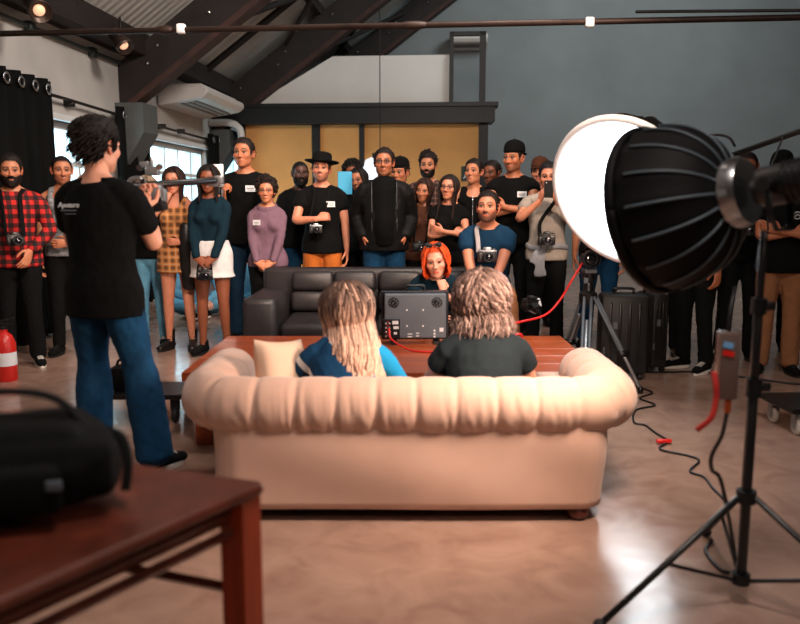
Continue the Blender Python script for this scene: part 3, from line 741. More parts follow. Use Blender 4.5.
# ================================================================ the room
RR = RZ(ROOM)                       # room frame -> world: u across, v into the depth
KR = 1.066                           # the room's scale about the eye point
def rm(u, v, z): return RR@np.array([u*KR, v*KR, 1.35+(z-1.35)*KR], float)
MR = M4(RR*KR, (0, 0, 1.35*(1-KR)))
U0, U1, V0, V1 = -3.8, 10.6, -4.0, 15.5
EAVE, UR = 3.05, 3.6
RIDGE = EAVE+.74*(UR-U0)
def roofz(u): return EAVE+.74*((u-U0) if u < UR else (2*UR-U0-u))

M_PLASTER = mat('grey_plaster', '#b3b0ab', .9, var=.16, vscale=1.6, bump=(60, .25, .006))
M_PLASTER2 = mat('dark_grey_plaster', '#7c8283', .9, var=.12, vscale=1.1, bump=(60, .2, .006))
M_TIMBER = mat('dark_timber', '#1d1512', .75, var=.5, vscale=5, bump=(60, .35, .006), stretch=(1, .3, 1))
M_TIMBER2 = mat('rusty_timber', '#3a211a', .75, var=.5, vscale=5, bump=(60, .35, .006))
M_STEEL = mat('black_steel', '#141516', .5, .3, var=.2)
M_CORBEL = mat('grey_bracket', '#4d5151', .8, var=.12, bump=(80, .2, .004))
M_ORANGE = mat('ochre_board', '#dca05c', .75, var=.08, vscale=2.2, bump=(200, .1, .002))
M_WBOARD = mat('white_board', '#d6d2cc', .7, var=.05, vscale=2)
M_WFRAME = mat('white_window_frame', '#cfd3d4', .5, var=.04)
M_CURT = mat('black_curtain', '#050707', .85, spec=.15, var=.25, bump=(300, .2, .003))

def roof_mat():
    m = mat('roof_sheet', '#c2beb7', .7, var=.2, vscale=1.2)
    nt = m.node_tree; N = nt.nodes; L = nt.links
    tc = N.new('ShaderNodeTexCoord'); w = N.new('ShaderNodeTexWave'); w.inputs['Scale'].default_value = 2.2; w.bands_direction = 'Y'
    mp = N.new('ShaderNodeMapping'); mp.inputs['Rotation'].default_value = (0, 0, -ROOM)
    L.new(tc.outputs['Object'], mp.inputs[0]); L.new(mp.outputs[0], w.inputs['Vector'])
    b = N.new('ShaderNodeBump'); b.inputs['Strength'].default_value = .3; b.inputs['Distance'].default_value = .03
    L.new(w.outputs['Fac'], b.inputs['Height']); L.new(b.outputs[0], N['Principled BSDF'].inputs['Normal']); return m
M_ROOF = roof_mat()

def floor_mat():
    m = bpy.data.materials.new('polished_concrete'); m.use_nodes = True; nt = m.node_tree; N = nt.nodes; L = nt.links; b = N['Principled BSDF']
    tc = N.new('ShaderNodeTexCoord')
    n1 = N.new('ShaderNodeTexNoise'); n1.inputs['Scale'].default_value = .9; n1.inputs['Detail'].default_value = 8; n1.inputs['Roughness'].default_value = .6
    n2 = N.new('ShaderNodeTexNoise'); n2.inputs['Scale'].default_value = 5; n2.inputs['Detail'].default_value = 10; n2.inputs['Distortion'].default_value = 1.2
    L.new(tc.outputs['Object'], n1.inputs['Vector']); L.new(tc.outputs['Object'], n2.inputs['Vector'])
    mx = N.new('ShaderNodeMath'); mx.operation = 'ADD'; L.new(n1.outputs['Fac'], mx.inputs[0]); L.new(n2.outputs['Fac'], mx.inputs[1])
    cr = N.new('ShaderNodeValToRGB'); cr.color_ramp.elements[0].position = .7; cr.color_ramp.elements[1].position = 1.35
    cr.color_ramp.elements[0].color = (*lin('#86695c'), 1); cr.color_ramp.elements[1].color = (*lin('#a88b7b'), 1)
    mr = N.new('ShaderNodeMapRange'); mr.inputs[1].default_value = .6; mr.inputs[2].default_value = 1.4
    L.new(mx.outputs[0], mr.inputs[0]); cr.color_ramp.elements[0].position = .1; cr.color_ramp.elements[1].position = .9
    L.new(mr.outputs[0], cr.inputs[0])
    # expansion joints
    sp = N.new('ShaderNodeSeparateXYZ'); L.new(tc.outputs['Object'], sp.inputs[0])
    L.new(cr.outputs[0], b.inputs['Base Color'])
    r2 = N.new('ShaderNodeMapRange'); r2.inputs[1].default_value = .3; r2.inputs[2].default_value = .7; r2.inputs[3].default_value = .14; r2.inputs[4].default_value = .25
    L.new(n2.outputs['Fac'], r2.inputs[0]); L.new(r2.outputs[0], b.inputs['Roughness'])
    bp = N.new('ShaderNodeBump'); bp.inputs['Strength'].default_value = .06; bp.inputs['Distance'].default_value = .01
    L.new(n2.outputs['Fac'], bp.inputs['Height']); L.new(bp.outputs[0], b.inputs['Normal']); b.inputs['Specular IOR Level'].default_value = .45
    return m
def rbox(mb, u0, u1, v0, v1, z0, z1): return mb.box(((u0+u1)/2, (v0+v1)/2, (z0+z1)/2), (u1-u0, v1-v0, z1-z0))
def robj(name, mb, m, parent=None, smooth=False, **k):
    g = MB(); g.join(mb, MR); return g.obj(name, m, parent, smooth, **k)

q = MB(); rbox(q, U0-.3, U1+.3, V0-.3, V1+.3, -.12, 0); g = MB(); g.join(q, M4(RR*KR)); struct(g.obj('floor', floor_mat(), None, False))
WIN = [(5.6, 8.45, .95, 2.10), (9.25, 11.8, .95, 2.10), (12.45, 14.6, .95, 2.10)]
q = MB(); v = V0-.3
rbox(q, U0-.3, U0, V0-.3, V1+.3, 0, .95); rbox(q, U0-.3, U0, V0-.3, V1+.3, 2.10, EAVE+.1)
for a, b, z0, z1 in WIN:
    rbox(q, U0-.3, U0, v, a, .95, 2.10); v = b
rbox(q, U0-.3, U0, v, V1+.3, .95, 2.10); struct(robj('wall_left', q, M_PLASTER))
q = MB(); prof = [(U0-.3, 0), (U1+.3, 0), (U1+.3, roofz(U1)), (UR, RIDGE), (U0-.3, EAVE)]
q.prism(prof, .3, M4(np.array([[1, 0, 0], [0, 0, -1], [0, 1, 0]]).astype(float), (0, V1+.3, 0))); struct(robj('wall_back', q, M_PLASTER2))
q = MB(); q.prism(prof, .3, M4(np.array([[1, 0, 0], [0, 0, -1], [0, 1, 0]]).astype(float), (0, V0, 0))); struct(robj('wall_front', q, M_PLASTER))
q = MB(); rbox(q, U1, U1+.3, V0-.3, V1+.3, 0, roofz(U1)+.1); struct(robj('wall_right', q, M_PLASTER2))
q = MB()
for ua, ub in ((U0-.5, UR), (UR, U1+.5)):
    za, zb = roofz(ua), roofz(ub)
    vv = [(ua, V0-.3, za), (ub, V0-.3, zb), (ub, V1+.3, zb), (ua, V1+.3, za)]
    vv += [(x, y, z+.12) for x, y, z in vv]
    q.add(vv, [(0, 3, 2, 1), (4, 5, 6, 7), (0, 1, 5, 4), (1, 2, 6, 5), (2, 3, 7, 6), (3, 0, 4, 7)])
struct(robj('ceiling', q, M_ROOF))
# windows: frame, mullions, panes
M_GLASS = bpy.data.materials.new('window_glass'); M_GLASS.use_nodes = True
_n = M_GLASS.node_tree; _b = _n.nodes['Principled BSDF']; _n.nodes.remove(_b)
_t = _n.nodes.new('ShaderNodeBsdfTransparent'); _g = _n.nodes.new('ShaderNodeBsdfGlossy'); _g.inputs['Roughness'].default_value = .03; _m = _n.nodes.new('ShaderNodeMixShader'); _m.inputs[0].default_value = .07
_t.inputs[0].default_value = (.9, .96, .97, 1)
_n.links.new(_t.outputs[0], _m.inputs[1]); _n.links.new(_g.outputs[0], _m.inputs[2]); _n.links.new(_m.outputs[0], _n.nodes['Material Output'].inputs[0])
for i, (a, b, z0, z1) in enumerate(WIN):
    q = MB()
    for x in (a, b-.07): rbox(q, U0-.16, U0-.06, x, x+.07, z0, z1)
    for z in (z0, z1-.07, z1-.42): rbox(q, U0-.16, U0-.06, a, b, z, z+(.07 if z != z1-.42 else .045))
    n = 5 if b-a > 2.5 else 4
    for k in range(1, n): rbox(q, U0-.15, U0-.07, a+(b-a)*k/n-.025, a+(b-a)*k/n+.025, z0, z1)
    rbox(q, U0-.20, U0+.05, a-.04, b+.04, z1, z1+.06)
    w = robj('window_%d' % (i+1), q, M_WFRAME); struct(w)
    q = MB(); rbox(q, U0-.115, U0-.107, a+.03, b-.03, z0+.03, z1-.03); robj('pane', q, M_GLASS, w)
# partition at the second truss: ochre boards between black posts, black edge beam, white panel above
VP = 12.2
def pu(px): return (px-456)/F*VP
q = MB(); rbox(q, pu(246), pu(478), VP+.03, VP+.12, 0, 2.56); struct(robj('wall_partition', q, M_ORANGE))
q = MB()
for x0, x1 in ((313, 321), (360, 365)): rbox(q, pu(x0), pu(x1), VP-.02, VP+.03, 0, 2.60)
struct(robj('trim_1', q, M_STEEL))
q = MB(); rbox(q, pu(477), pu(486), VP-.08, VP+.12, 0, 2.62); rbox(q, pu(240), pu(246), VP-.06, VP+.12, 0, 2.62); struct(robj('trim_2', q, M_STEEL))
q = MB(); rbox(q, pu(232), pu(492), VP-.18, VP+.2, 2.53, 2.74); rbox(q, pu(232), pu(495), VP-.22, VP+.2, 2.74, 2.80); rbox(q, pu(232), pu(490), VP-.20, VP+.2, 2.50, 2.53); struct(robj('trim_3', q, M_STEEL))
q = MB(); q.prism([(pu(252), 2.80), (pu(449), 2.80), (pu(449), 3.53), (pu(334), 3.53)], .06, M4(np.array([[1, 0, 0], [0, 0, -1], [0, 1, 0]]).astype(float), (0, VP+.12, 0))); struct(robj('wall_mezzanine', q, M_WBOARD))
q = MB()
for x0, x1 in ((448, 452), (477, 483)): rbox(q, pu(x0), pu(x1), VP+.02, VP+.1, 2.80, 3.86)
rbox(q, pu(448), pu(483), VP+.02, VP+.1, 3.80, 3.86); rbox(q, pu(448), pu(449.5), VP+.0, VP+.06, 2.80, 3.55)
struct(robj('trim_4', q, M_STEEL))
q = MB(); rbox(q, pu(240), pu(246), VP+.12, V1, 0, 2.6); rbox(q, pu(478), pu(484), VP+.12, V1, 0, 2.6); struct(robj('wall_store', q, M_PLASTER2))
q = MB(); rbox(q, pu(240), pu(486), VP+.1, V1, 2.60, 2.72); struct(robj('trim_5', q, M_STEEL))
# trusses
def rafter(v, name):
    t = thing(name, {5.55: '', 8.85: 'nearest dark timber roof truss sloping up from the left wall', 12.2: 'dark timber roof truss sloping up in front of the white panel', 15.25: 'farthest dark roof truss lying against the grey back wall'}[v], 'roof truss', rm(U0, v, 2.4))
    z = thing
    def put(nm, mb, m):
        g = MB(); g.join(mb, MR); o = g.obj(nm, m, t, False)
        o.matrix_parent_inverse = Matrix.Translation(Vector([-float(x) for x in rm(U0, v, 2.4)])); return o
    for sgn, nm in ((1, 'rafter'), (-1, 'rafter')):
        ue = U0 if sgn > 0 else 2*UR-U0; q = MB(); w = .16
        pa = [(ue, 2.36), (UR, 2.36+.74*(UR-U0)), (UR, 2.86+.74*(UR-U0)), (ue, 2.86)]
        if sgn < 0: pa = pa[::-1]
        q.prism(pa, w, M4(np.array([[1, 0, 0], [0, 0, -1], [0, 1, 0]]).astype(float), (0, v+w/2, 0)))
        o = put(nm, q, M_TIMBER)
        q = MB(); pb = [(ue, 2.28), (UR, 2.28+.74*(UR-U0)), (UR, 2.36+.74*(UR-U0)), (ue, 2.36)]
        if sgn < 0: pb = pb[::-1]
        q.prism(pb, .24, M4(np.array([[1, 0, 0], [0, 0, -1], [0, 1, 0]]).astype(float), (0, v+.12, 0)))
        g = MB(); g.join(q, MR); put2 = put('lower_chord', q, M_TIMBER2)
        q = MB()
        for k in range(7 if sgn > 0 else 0):
            u = ue+sgn*(.35+.72*k); zz = 2.6+.74*abs(u-ue)
            for du, dz in ((0, 0), (sgn*.12, .19)): q = MB(); q.ball((u+du, v-.085, zz+dz), .022, 8, 6); put('bolt', q, M_CHROME)
    # corbel under the heel
    return t
for v in (8.85, 12.2, 15.25): rafter(v, 'roof_truss')
for v in (8.85, 12.2):
    q = MB(); q.prism([(U0, 1.75), (U0+.10, 1.75), (U0+.32, 2.1), (U0+.32, 2.42), (U0, 2.42)], .42, M4(np.array([[1, 0, 0], [0, 0, -1], [0, 1, 0]]).astype(float), (0, v+.21, 0)))
    o = robj('trim_%d' % (6 if v < 10 else 7), q, M_CORBEL); struct(o)
# purlins, braces
q = MB()
for u, s in ((U0+.25, .16), (-2.1, .1), (-.6, .1), (.6, .1), (1.9, .1), (3.0, .1), (4.9, .1), (6.3, .1), (7.7, .1), (9.2, .1), (10.4, .16)):
    rbox(q, u-s/2, u+s/2, V0, V1, roofz(u)-s*1.5-.05, roofz(u)-.05)
struct(robj('trim_8', q, M_TIMBER))
q = MB()
for v in (7.2, 10.0, 11.0, 13.4):
    q.tube([(U0+.1, v, roofz(U0+.1)-.13), (UR-.1, v, roofz(UR-.1)-.13)], [(.035, .05)]*2, 4, dome=0)
for va, vb in ((8.9, 12.1), (5.6, 8.8), (12.2, 15.2)):
    q.tube([(U0+.3, va, roofz(U0+.3)-.25), (-1.0, vb, roofz(-1.0)-.3)], .04, 6); q.tube([(-.6, va, roofz(-.6)-.25), (-2.6, vb, roofz(-2.6)-.25)], .035, 6)
struct(robj('trim_9', q, M_TIMBER))
q = MB(); rbox(q, U0, U0+.12, V0, V1, 2.97, 3.07); struct(robj('trim_10', q, M_TIMBER))
# tie rods across the room
def rthing(name, mb, m, label, cat, **k):
    o = robj(name, mb, m, None, k.pop('smooth', True)); return tag(o, label, cat, **k)
q = MB(); q.tube([(U0, 5.55, 2.52), (U1, 5.55, 2.58)], .021, 8); q.ball((-2.05, 5.55, 2.53), (.075, .03, .03)); q.ball((-.3, 5.55, 2.535), (.12, .028, .028))
o = rthing('tie_rod', q, mat('rusty_rod', '#2e211c', .5, .5, var=.4), 'long rusty steel tie rod crossing the whole room overhead', 'rod')
q = MB(); q.tube([(1.2, 5.6, 2.61), (U1, 5.6, 2.53)], .011, 6); rthing('cable', q, M_STEEL, 'thin black cable running alongside the overhead tie rod on the right', 'cable')
for px, lab in ((185, 'small white tag taped on the left part of the tie rod'), (580, 'small white tag taped on the right part of the tie rod')):
    x = (px-456)/F*5.55; q = MB(); q.box((x, 5.55, 2.535), (.06, .055, .065), bev=.012); rthing('tape_tag', q, M_TAG, lab, 'tag')
q = MB(); a = at(380, 56, 11.6); b = at(380, 152, 11.6); q.tube([a+(0, 0, 1.2), b], .007, 6); tag(q.obj('hanging_wire', M_STEEL), 'thin black wire hanging down before the white panel', 'wire')
q = MB(); q.tube([(U0+.04, V0+.1, 2.86), (U0+.04, 8.75, 2.86)], .022, 8)
for v in (6.9, 8.1): q.box((U0+.03, v, 2.86), (.07, .09, .09))
rthing('conduit', q, mat('grey_conduit', '#3c4544', .5, .4, var=.2), 'straight dark conduit pipe running along the left wall', 'pipe')
q = MB(); pts = [(U0+.09, 4.8, 2.33), (U0+.09, 7.3, 2.30), (U0+.09, 8.75, 2.27), (U0+.09, 9.6, 2.26), (U0+.09, 12.1, 2.24)]
q.tube(pts, .016, 8)
for v in (7.5, 9.9, 10.6): q.box((U0+.05, v, 2.275), (.10, .04, .06))
rthing('curtain_rod', q, M_STEEL, 'thin black curtain rod fixed along the left wall', 'rod')
# curtains with metal eyelets
def curtain(v0, v1, top, folds, label):
    n = folds*14; cu = [(U0+.09+.06*math.sin(k/14*2*PI), v0+(v1-v0)*k/n) for k in range(n+1)]
    zs = np.linspace(.13, top, 24); V = []; Fc = []
    for th in (0, .006):
        for j, z in enumerate(zs):
            for k, (u, v) in enumerate(cu):
                w = .035*math.sin(k*.31+z*.8)*(1-z/top); V.append((u+w+th, v+.02*math.sin(z*2+k)*(1-z/top), z))
    m = n+1; K = len(zs)*m
    for o_, fl in ((0, 0), (K, 1)):
        for j in range(len(zs)-1):
            for k in range(n):
                f = (o_+j*m+k, o_+j*m+k+1, o_+(j+1)*m+k+1, o_+(j+1)*m+k); Fc.append(f if fl else f[::-1])
    for k in range(n): Fc.append((k, k+1, K+k+1, K+k)); t = (len(zs)-1)*m; Fc.append((t+k+1, t+k, K+t+k, K+t+k+1))
    for j in range(len(zs)-1): Fc.append((j*m, K+j*m, K+(j+1)*m, (j+1)*m)); e = j*m+n; Fc.append((e+m, K+e+m, K+e, e))
    q = MB(); q.add(V, Fc); o = rthing('curtain', q, M_CURT, label, 'curtain', group=None)
    for k in range(folds):
        kk = int((k+.25)*14); u, v = cu[min(kk, n)]
        q = MB(); a = np.linspace(0, 2*PI, 17)
        q.tube([(u+.016, v+.04*math.cos(t), top-.09+.04*math.sin(t)) for t in a], [(.012, .006)]*17, 8, side=(0, 1, 0)); robj('eyelet', q, M_CHROME, o, True)
    return o
curtain(4.9, 7.08, 2.42, 10, 'wide black eyelet curtain behind the man in the red check shirt')
curtain(8.45, 9.35, 2.36, 3, 'black curtain beside the head of the standing camera operator')
curtain(11.62, 12.25, 2.33, 2, 'narrow black curtain at the far end of the left windows')
# air conditioners, flood lights, sign, wall lamp
M_ACW = mat('white_plastic', '#c9c3bd', .45, var=.05)
def aircon(loc, rot, L, label):
    t = thing('air_conditioner', label, 'air conditioner', loc, rot)
    sec = [(0, 0), (.62, .10), (.70, .17), (.69, .24), (.62, .27), (0, .27)]
    q = MB(); q.prism(sec, L, M4(np.array([[0, 0, 1], [1, 0, 0], [0, 1, 0]]).astype(float), (-L/2, 0, 0))); o = q.obj('housing', M_ACW, t, False)
    bv = o.modifiers.new('b', 'BEVEL'); bv.width = .03; bv.segments = 3
    q = MB()
    for k in range(3): q.box((0, .30+.09*k, .045+.0145*k), (L*.86, .05, .014), RX(.16))
    q.obj('air_slot', mat('grey_slot', '#6f6a66', .6), t, False)
    q = MB(); q.box((-L/2-.004, .12, .15), (.006, .09, .05)); q.obj('badge', mat('badge', '#4f7fa8', .5, var=.3, vscale=60), t, False)
    q = MB(); q.box((0, .33, .285), (L*.9, .5, .03)); q.obj('bracket', M_ACW, t, False); return t
a = aircon(rm(U0+.01, 10.75, 2.53), ROOM-PI/2, 1.85, 'large white air conditioner on the left wall under the trusses')
a = aircon(rm((466-456)/F*15.4, 15.44, 4.16), ROOM+PI, .75, 'small white air conditioner high on the grey back wall'); a.scale = (1, .6, 1)
def flood(loc, d, label):
    t = thing('floodlight', label, 'lamp', loc); d = nrm(d); x = nrm(np.cross(d, [0, 0, 1])); R = np.stack([x, np.cross(d, x), d], 1)
    q = MB(); q.lathe([(.04, -.16), (.07, -.15), (.075, 0), (.095, .04), (.095, .1), (.088, .1), (.06, .03), (0, .03)], 24, M4(R)); q.obj('shade', mat('dull_metal', '#4a3d36', .4, .7, var=.2), t)
    q = MB(); q.ball((0, 0, 0), (.05, .05, .03), M=R); v = q.v[0]; q.v[0] = v+R[:, 2]*.055; q.obj('bulb', mat('warm_bulb', '#ffd0a0', .4, emit=('#ffc4a0', .7)), t)
    q = MB(); q.tube([(0, 0, 0), (0, 0, .25)], .012, 6); q.obj('bracket', M_STEEL, t); return t
flood(at(37, 8, 6.9)+(0, 0, -.0), (.55, -.6, -.45), 'dim round floodlight under the roof at the top left corner')
flood(at(121, 42, 8.6), (.6, -.3, -.7), 'dim floodlight beside the heel of the nearest roof truss')
t = thing('exit_sign', 'tiny dark green exit sign on the ochre board wall', 'sign', rm(pu(465), VP+.026, 1.75), ROOM)
q = MB(); q.box((0, 0, 0), (.15, .02, .24)); q.obj('panel', mat('sign_green', '#0f2a22', .5), t, False)
q = MB(); q.ball((.0, -.012, .05), (.016, .004, .016)); q.box((0, -.012, -.005), (.02, .005, .07), RY(.3)); q.box((-.02, -.012, -.055), (.015, .005, .06), RY(.6)); q.box((.02, -.012, -.05), (.015, .005, .06), RY(-.4)); q.box((.035, -.012, .01), (.04, .005, .012)); q.obj('symbol', M_TAG, t, False)
t = thing('wall_lamp', 'white fan shaped wall lamp behind the man in the bomber jacket', 'lamp', rm(pu(374), VP+.03, 1.62), ROOM)
q = MB(); q.lathe([(.24, 0), (.235, .12), (.20, .25), (.13, .37), (.02, .42)], 24, ang=2*PI); v = q.v[0]; v[:, 1] = np.minimum(v[:, 1], 0)*.5; q.obj('shade', mat('lamp_white', '#e8eef2', .6, emit=('#e8f2ff', .9)), t)
q = MB(); q.tube([(0, -.03, .40), (0, -.03, .47)], .02, 8); q.obj('finial', M_STEEL, t)
# white vertical pipe beside the third window
q = MB(); q.tube(spl([(-3.3, 12.0, .12), (-3.3, 12.0, 1.6), (-3.3, 12.0, 2.30), (-3.36, 12.0, 2.46), (-3.5, 12.0, 2.52), (-3.78, 12.0, 2.52)], 24), .055, 12)
rthing('wall_pipe', q, M_ACW, 'white vertical pipe with a bend at the top beside the far window', 'pipe')
# ================================================================ beige rolled sofa
M_SUEDE = mat('beige_suede', '#c29f8d', .85, var=.09, vscale=3.5, bump=(260, .15, .003), sheen=.3, spec=.25)
M_WOODRED = mat('red_brown_wood', '#a4481f', .32, var=.35, vscale=4, stretch=(.6, 6, 6), bump=(30, .08, .003), coat=.3)
M_WOODDK = mat('dark_brown_wood', '#5a281a', .35, var=.4, vscale=5, stretch=(3, 3, 1), bump=(40, .15, .003), coat=.15)
M_LEATH = mat('worn_grey_leather', '#232022', .42, var=.3, vscale=7, bump=(90, .25, .005))
M_CABLE = mat('black_cable', '#0d0e10', .5); M_RED = mat('red_cable', '#d8201a', .4, var=.05)
M_GLASSY = mat('lens_glass', '#0a0d18', .05, coat=1); M_SILVER = mat('silver_metal', '#a9adb1', .35, .8, var=.08)
M_GREYMET = mat('grey_metal', '#5f6870', .45, .2, var=.06)
SX = .04
sofa = thing('sofa', 'beige suede sofa with a pleated rolled back seen from behind', 'sofa', (SX, 3.5, 0))
hb = .835
def usofa(y0, y1, hx, r):
    """U path: left arm front -> back -> right arm front, local coordinates"""
    P = [(-hx, y1), (-hx, y0+r)]
    P += [(-hx+r-r*math.cos(a), y0+r-r*math.sin(a)) for a in np.linspace(.2, PI/2-.2, 5)]
    P += [(-hx+r, y0), (0, y0), (hx-r, y0)]
    P += [(hx-r+r*math.sin(a), y0+r-r*math.cos(a)) for a in np.linspace(.2, PI/2-.2, 5)]
    P += [(hx, y0+r), (hx, y1)]
    P = np.array(P); d = np.concatenate([[0], np.cumsum(np.linalg.norm(np.diff(P, axis=0), axis=1))])
    s = np.linspace(0, d[-1], 420); return np.stack([np.interp(s, d, P[:, 0]), np.interp(s, d, P[:, 1])], 1), s
path, s = usofa(-.30, .46, .893, .20)
k = np.ones(25)/25
pp = np.stack([np.convolve(np.pad(path[:, i], 12, 'edge'), k, 'valid') for i in (0, 1)], 1)
tan = np.gradient(pp, axis=0); tan /= np.linalg.norm(tan, axis=1)[:, None]; nor = np.stack([tan[:, 1], -tan[:, 0]], 1)   # outward
tot = s[-1]; rs = np.random.RandomState(5); ZR = .488
pl = np.arange(.10, tot, .166); seg = 40; V = []; tail = 0.0
fine = [(rs.uniform(0, tot), rs.uniform(.2, 1), rs.uniform(.006, .014), rs.uniform(.3, 1.5)) for _ in range(170)]
for i in range(len(s)):
    dd = np.abs(s[i]-pl).min(); gr = math.exp(-(dd/.014)**2); puff = 1-math.exp(-(dd/.05)**2)
    end = min(1, (min(s[i], tot-s[i])/.10)); rnd = math.sqrt(max(.02, 1-(1-end)**2))
    for j in range(seg):
        a = j*2*PI/seg; ca, sa = math.cos(a), math.sin(a)      # a=0 outward, pi/2 up
        tw = s[i]+.02*math.sin(a*2)
        lo = sum(am*math.exp(-((tw-p-.012*math.sin(a*fq*2))/w)**2) for p, am, w, fq in fine if abs(tw-p) < .05)
        edge = .5+.5*math.cos(a+.9)                              # creases gather below the roll
        r_ = 1-.10*gr*(.35+.65*edge)-.04*lo*edge**2+.02*puff
        ro, ru = .125*r_*rnd, .122*r_*rnd
        V.append((pp[i, 0]+nor[i, 0]*ro*ca, pp[i, 1]+nor[i, 1]*ro*ca, ZR+ru*sa))
n = len(s); Fc = [(i*seg+j, (i+1)*seg+j, (i+1)*seg+(j+1) % seg, i*seg+(j+1) % seg) for i in range(n-1) for j in range(seg)]
Fc += [tuple(range(seg)), tuple((n-1)*seg+j for j in range(seg))[::-1]]
q = MB(); q.add(V, Fc); q.obj('rolled_back', M_SUEDE, sofa)
# outer base skirt: same U, slightly inside, with a soft belly
path2, s2 = usofa(-.375, .44, hb, .12)
V = []; zz = np.concatenate([[.055, .06], np.linspace(.09, .47, 14)]); m = len(path2)
t2 = np.gradient(path2, axis=0); t2 /= np.linalg.norm(t2, axis=1)[:, None]; n2 = np.stack([t2[:, 1], -t2[:, 0]], 1)
for side in (0, 1):
    for iz, z in enumerate(zz):
        for i in range(m):
            w = .010*math.sin(path2[i, 0]*5+z*9)*math.sin(z*7)+.012*math.sin((z-.05)/.45*PI)-(.02 if iz == 0 else 0)
            o_ = w if not side else -.17
            V.append((path2[i, 0]+n2[i, 0]*o_, path2[i, 1]+n2[i, 1]*o_, z))
nz = len(zz); K = nz*m; Fc = []
for iz in range(nz-1):
    for i in range(m-1):
        a = iz*m+i; Fc.append((a, a+1, a+m+1, a+m)[::-1]); Fc.append((K+a, K+a+1, K+a+m+1, K+a+m))
for i in range(m-1): Fc.append((i, i+1, K+i+1, K+i)); a = (nz-1)*m+i; Fc.append((a, K+a, K+a+1, a+1))
for iz in range(nz-1):
    a = iz*m; Fc.append((a, K+a, K+a+m, a+m)); a = iz*m+m-1; Fc.append((a+m, K+a+m, K+a, a))
q = MB(); q.add(V, Fc); q.obj('base', M_SUEDE, sofa)
q = MB(); q.box((0, .03, .11), (1.4, .72, .08), bev=.02); q.obj('seat_deck', M_SUEDE, sofa)
for x in (-.33, .33):
    q = MB(); q.box((x, .10, .185), (.64, .62, .09), bev=.035); q.obj('seat_cushion', M_SUEDE, sofa)
q = MB()
for k in range(9):
    for j in range(3): q.ball((-.62+.155*k+(.0775 if j % 2 else 0), -.172+.012*j, .36+.07*j), .012, 8, 6)
q.obj('tufting_button', M_SUEDE, sofa)
for x in (-.72, .72):
    for y in (-.32, .38):
        q = MB(); q.lathe([(.0, 0), (.034, 0), (.045, .02), (.045, .045), (.03, .058), (0, .058)], 20, M4(np.eye(3), (x, y, 0))); q.obj('foot', M_WOODDK, sofa)
q = MB(); q.box((0, .03, .05), (1.44, .70, .035)); q.obj('bottom_cloth', M_CABLE, sofa)
# pillow leaning in the left arm
q = MB(); n = 20; uu = np.linspace(-1, 1, n); V = []
for sg in (1, -1):
    for a in uu:
        for b in uu:
            th = .075*(max(0, (1-a**4)*(1-b**4)))**.6; k = 1-.09*(1-a*a)*(abs(b)**6)-0; k2 = 1-.09*(1-b*b)*(abs(a)**6)
            V.append((a*.135*k2, sg*th, b*.175*k))
N2 = n*n; Fc = []
for i in range(n-1):
    for j in range(n-1):
        a = i*n+j; Fc.append((a, a+1, a+n+1, a+n)); Fc.append((N2+a, N2+a+n, N2+a+n+1, N2+a+1))
q.add(V, Fc); o = q.obj('throw_pillow', mat('cream_suede', '#d3b49d', .9, var=.08, vscale=5, bump=(260, .15, .003)))
o.location = (-.555, 3.56, .535); o.rotation_euler = (-.30, .12, .75); tag(o, 'cream throw pillow propped in the left corner of the beige sofa', 'pillow')

# ================================================================ big low wooden table
ct = thing('coffee_table', 'large low red brown wooden table between the two sofas', 'table', (-.04, 4.72, 0))
q = MB()
for k in range(5): q.box((0, -.464+.232*k, .395), (2.30, .230, .05), bev=.004)
q.obj('tabletop', M_WOODRED, ct, False)
q = MB(); q.box((0, -.53, .325), (2.12, .03, .09)); q.box((0, .53, .325), (2.12, .03, .09)); q.box((-1.07, 0, .325), (.03, 1.03, .09)); q.box((1.07, 0, .325), (.03, 1.03, .09)); q.obj('apron', M_WOODRED, ct, False)
for x in (-1.05, 1.05):
    for y in (-.5, .5):
        q = MB(); q.box((x, y, .185), (.09, .09, .37), bev=.006); q.obj('leg', M_WOODRED, ct, False)
q = MB(); q.box((0, 0, .10), (2.05, .95, .03)); q.obj('lower_shelf', M_WOODDK, ct, False)

# ================================================================ dark leather sofa behind it
bs = thing('leather_sofa', 'worn dark grey leather sofa in front of the standing crowd', 'sofa', (-.19, 6.25, 0))
q = MB(); q.box((0, 0, .17), (1.98, .88, .22), bev=.02); q.obj('base', M_LEATH, bs)
for s_ in (-1, 1):
    q = MB(); q.box((s_*.87, 0, .335), (.26, .92, .56), bev=.045); q.obj('armrest', M_LEATH, bs)
    q = MB(); q.box((s_*.365, -.06, .345), (.72, .74, .15), bev=.045); q.obj('seat_cushion', M_LEATH, bs)
    q = MB()
    for r in range(2):
        for c_ in range(2): q.box((s_*.365+(c_-.5)*.355, .27+.05*r, .50+.165*r), (.352, .2, .165), RX(-.15), bev=.035)
    q.obj('back_cushion', M_LEATH, bs)
q = MB(); q.box((0, .40, .48), (1.95, .14, .60), bev=.04); q.obj('backrest', M_LEATH, bs)
for x in (-.9, .9):
    for y in (-.36, .36):
        q = MB(); q.box((x, y, .03), (.06, .06, .06)); q.obj('foot', M_BLACKPL, bs, False)

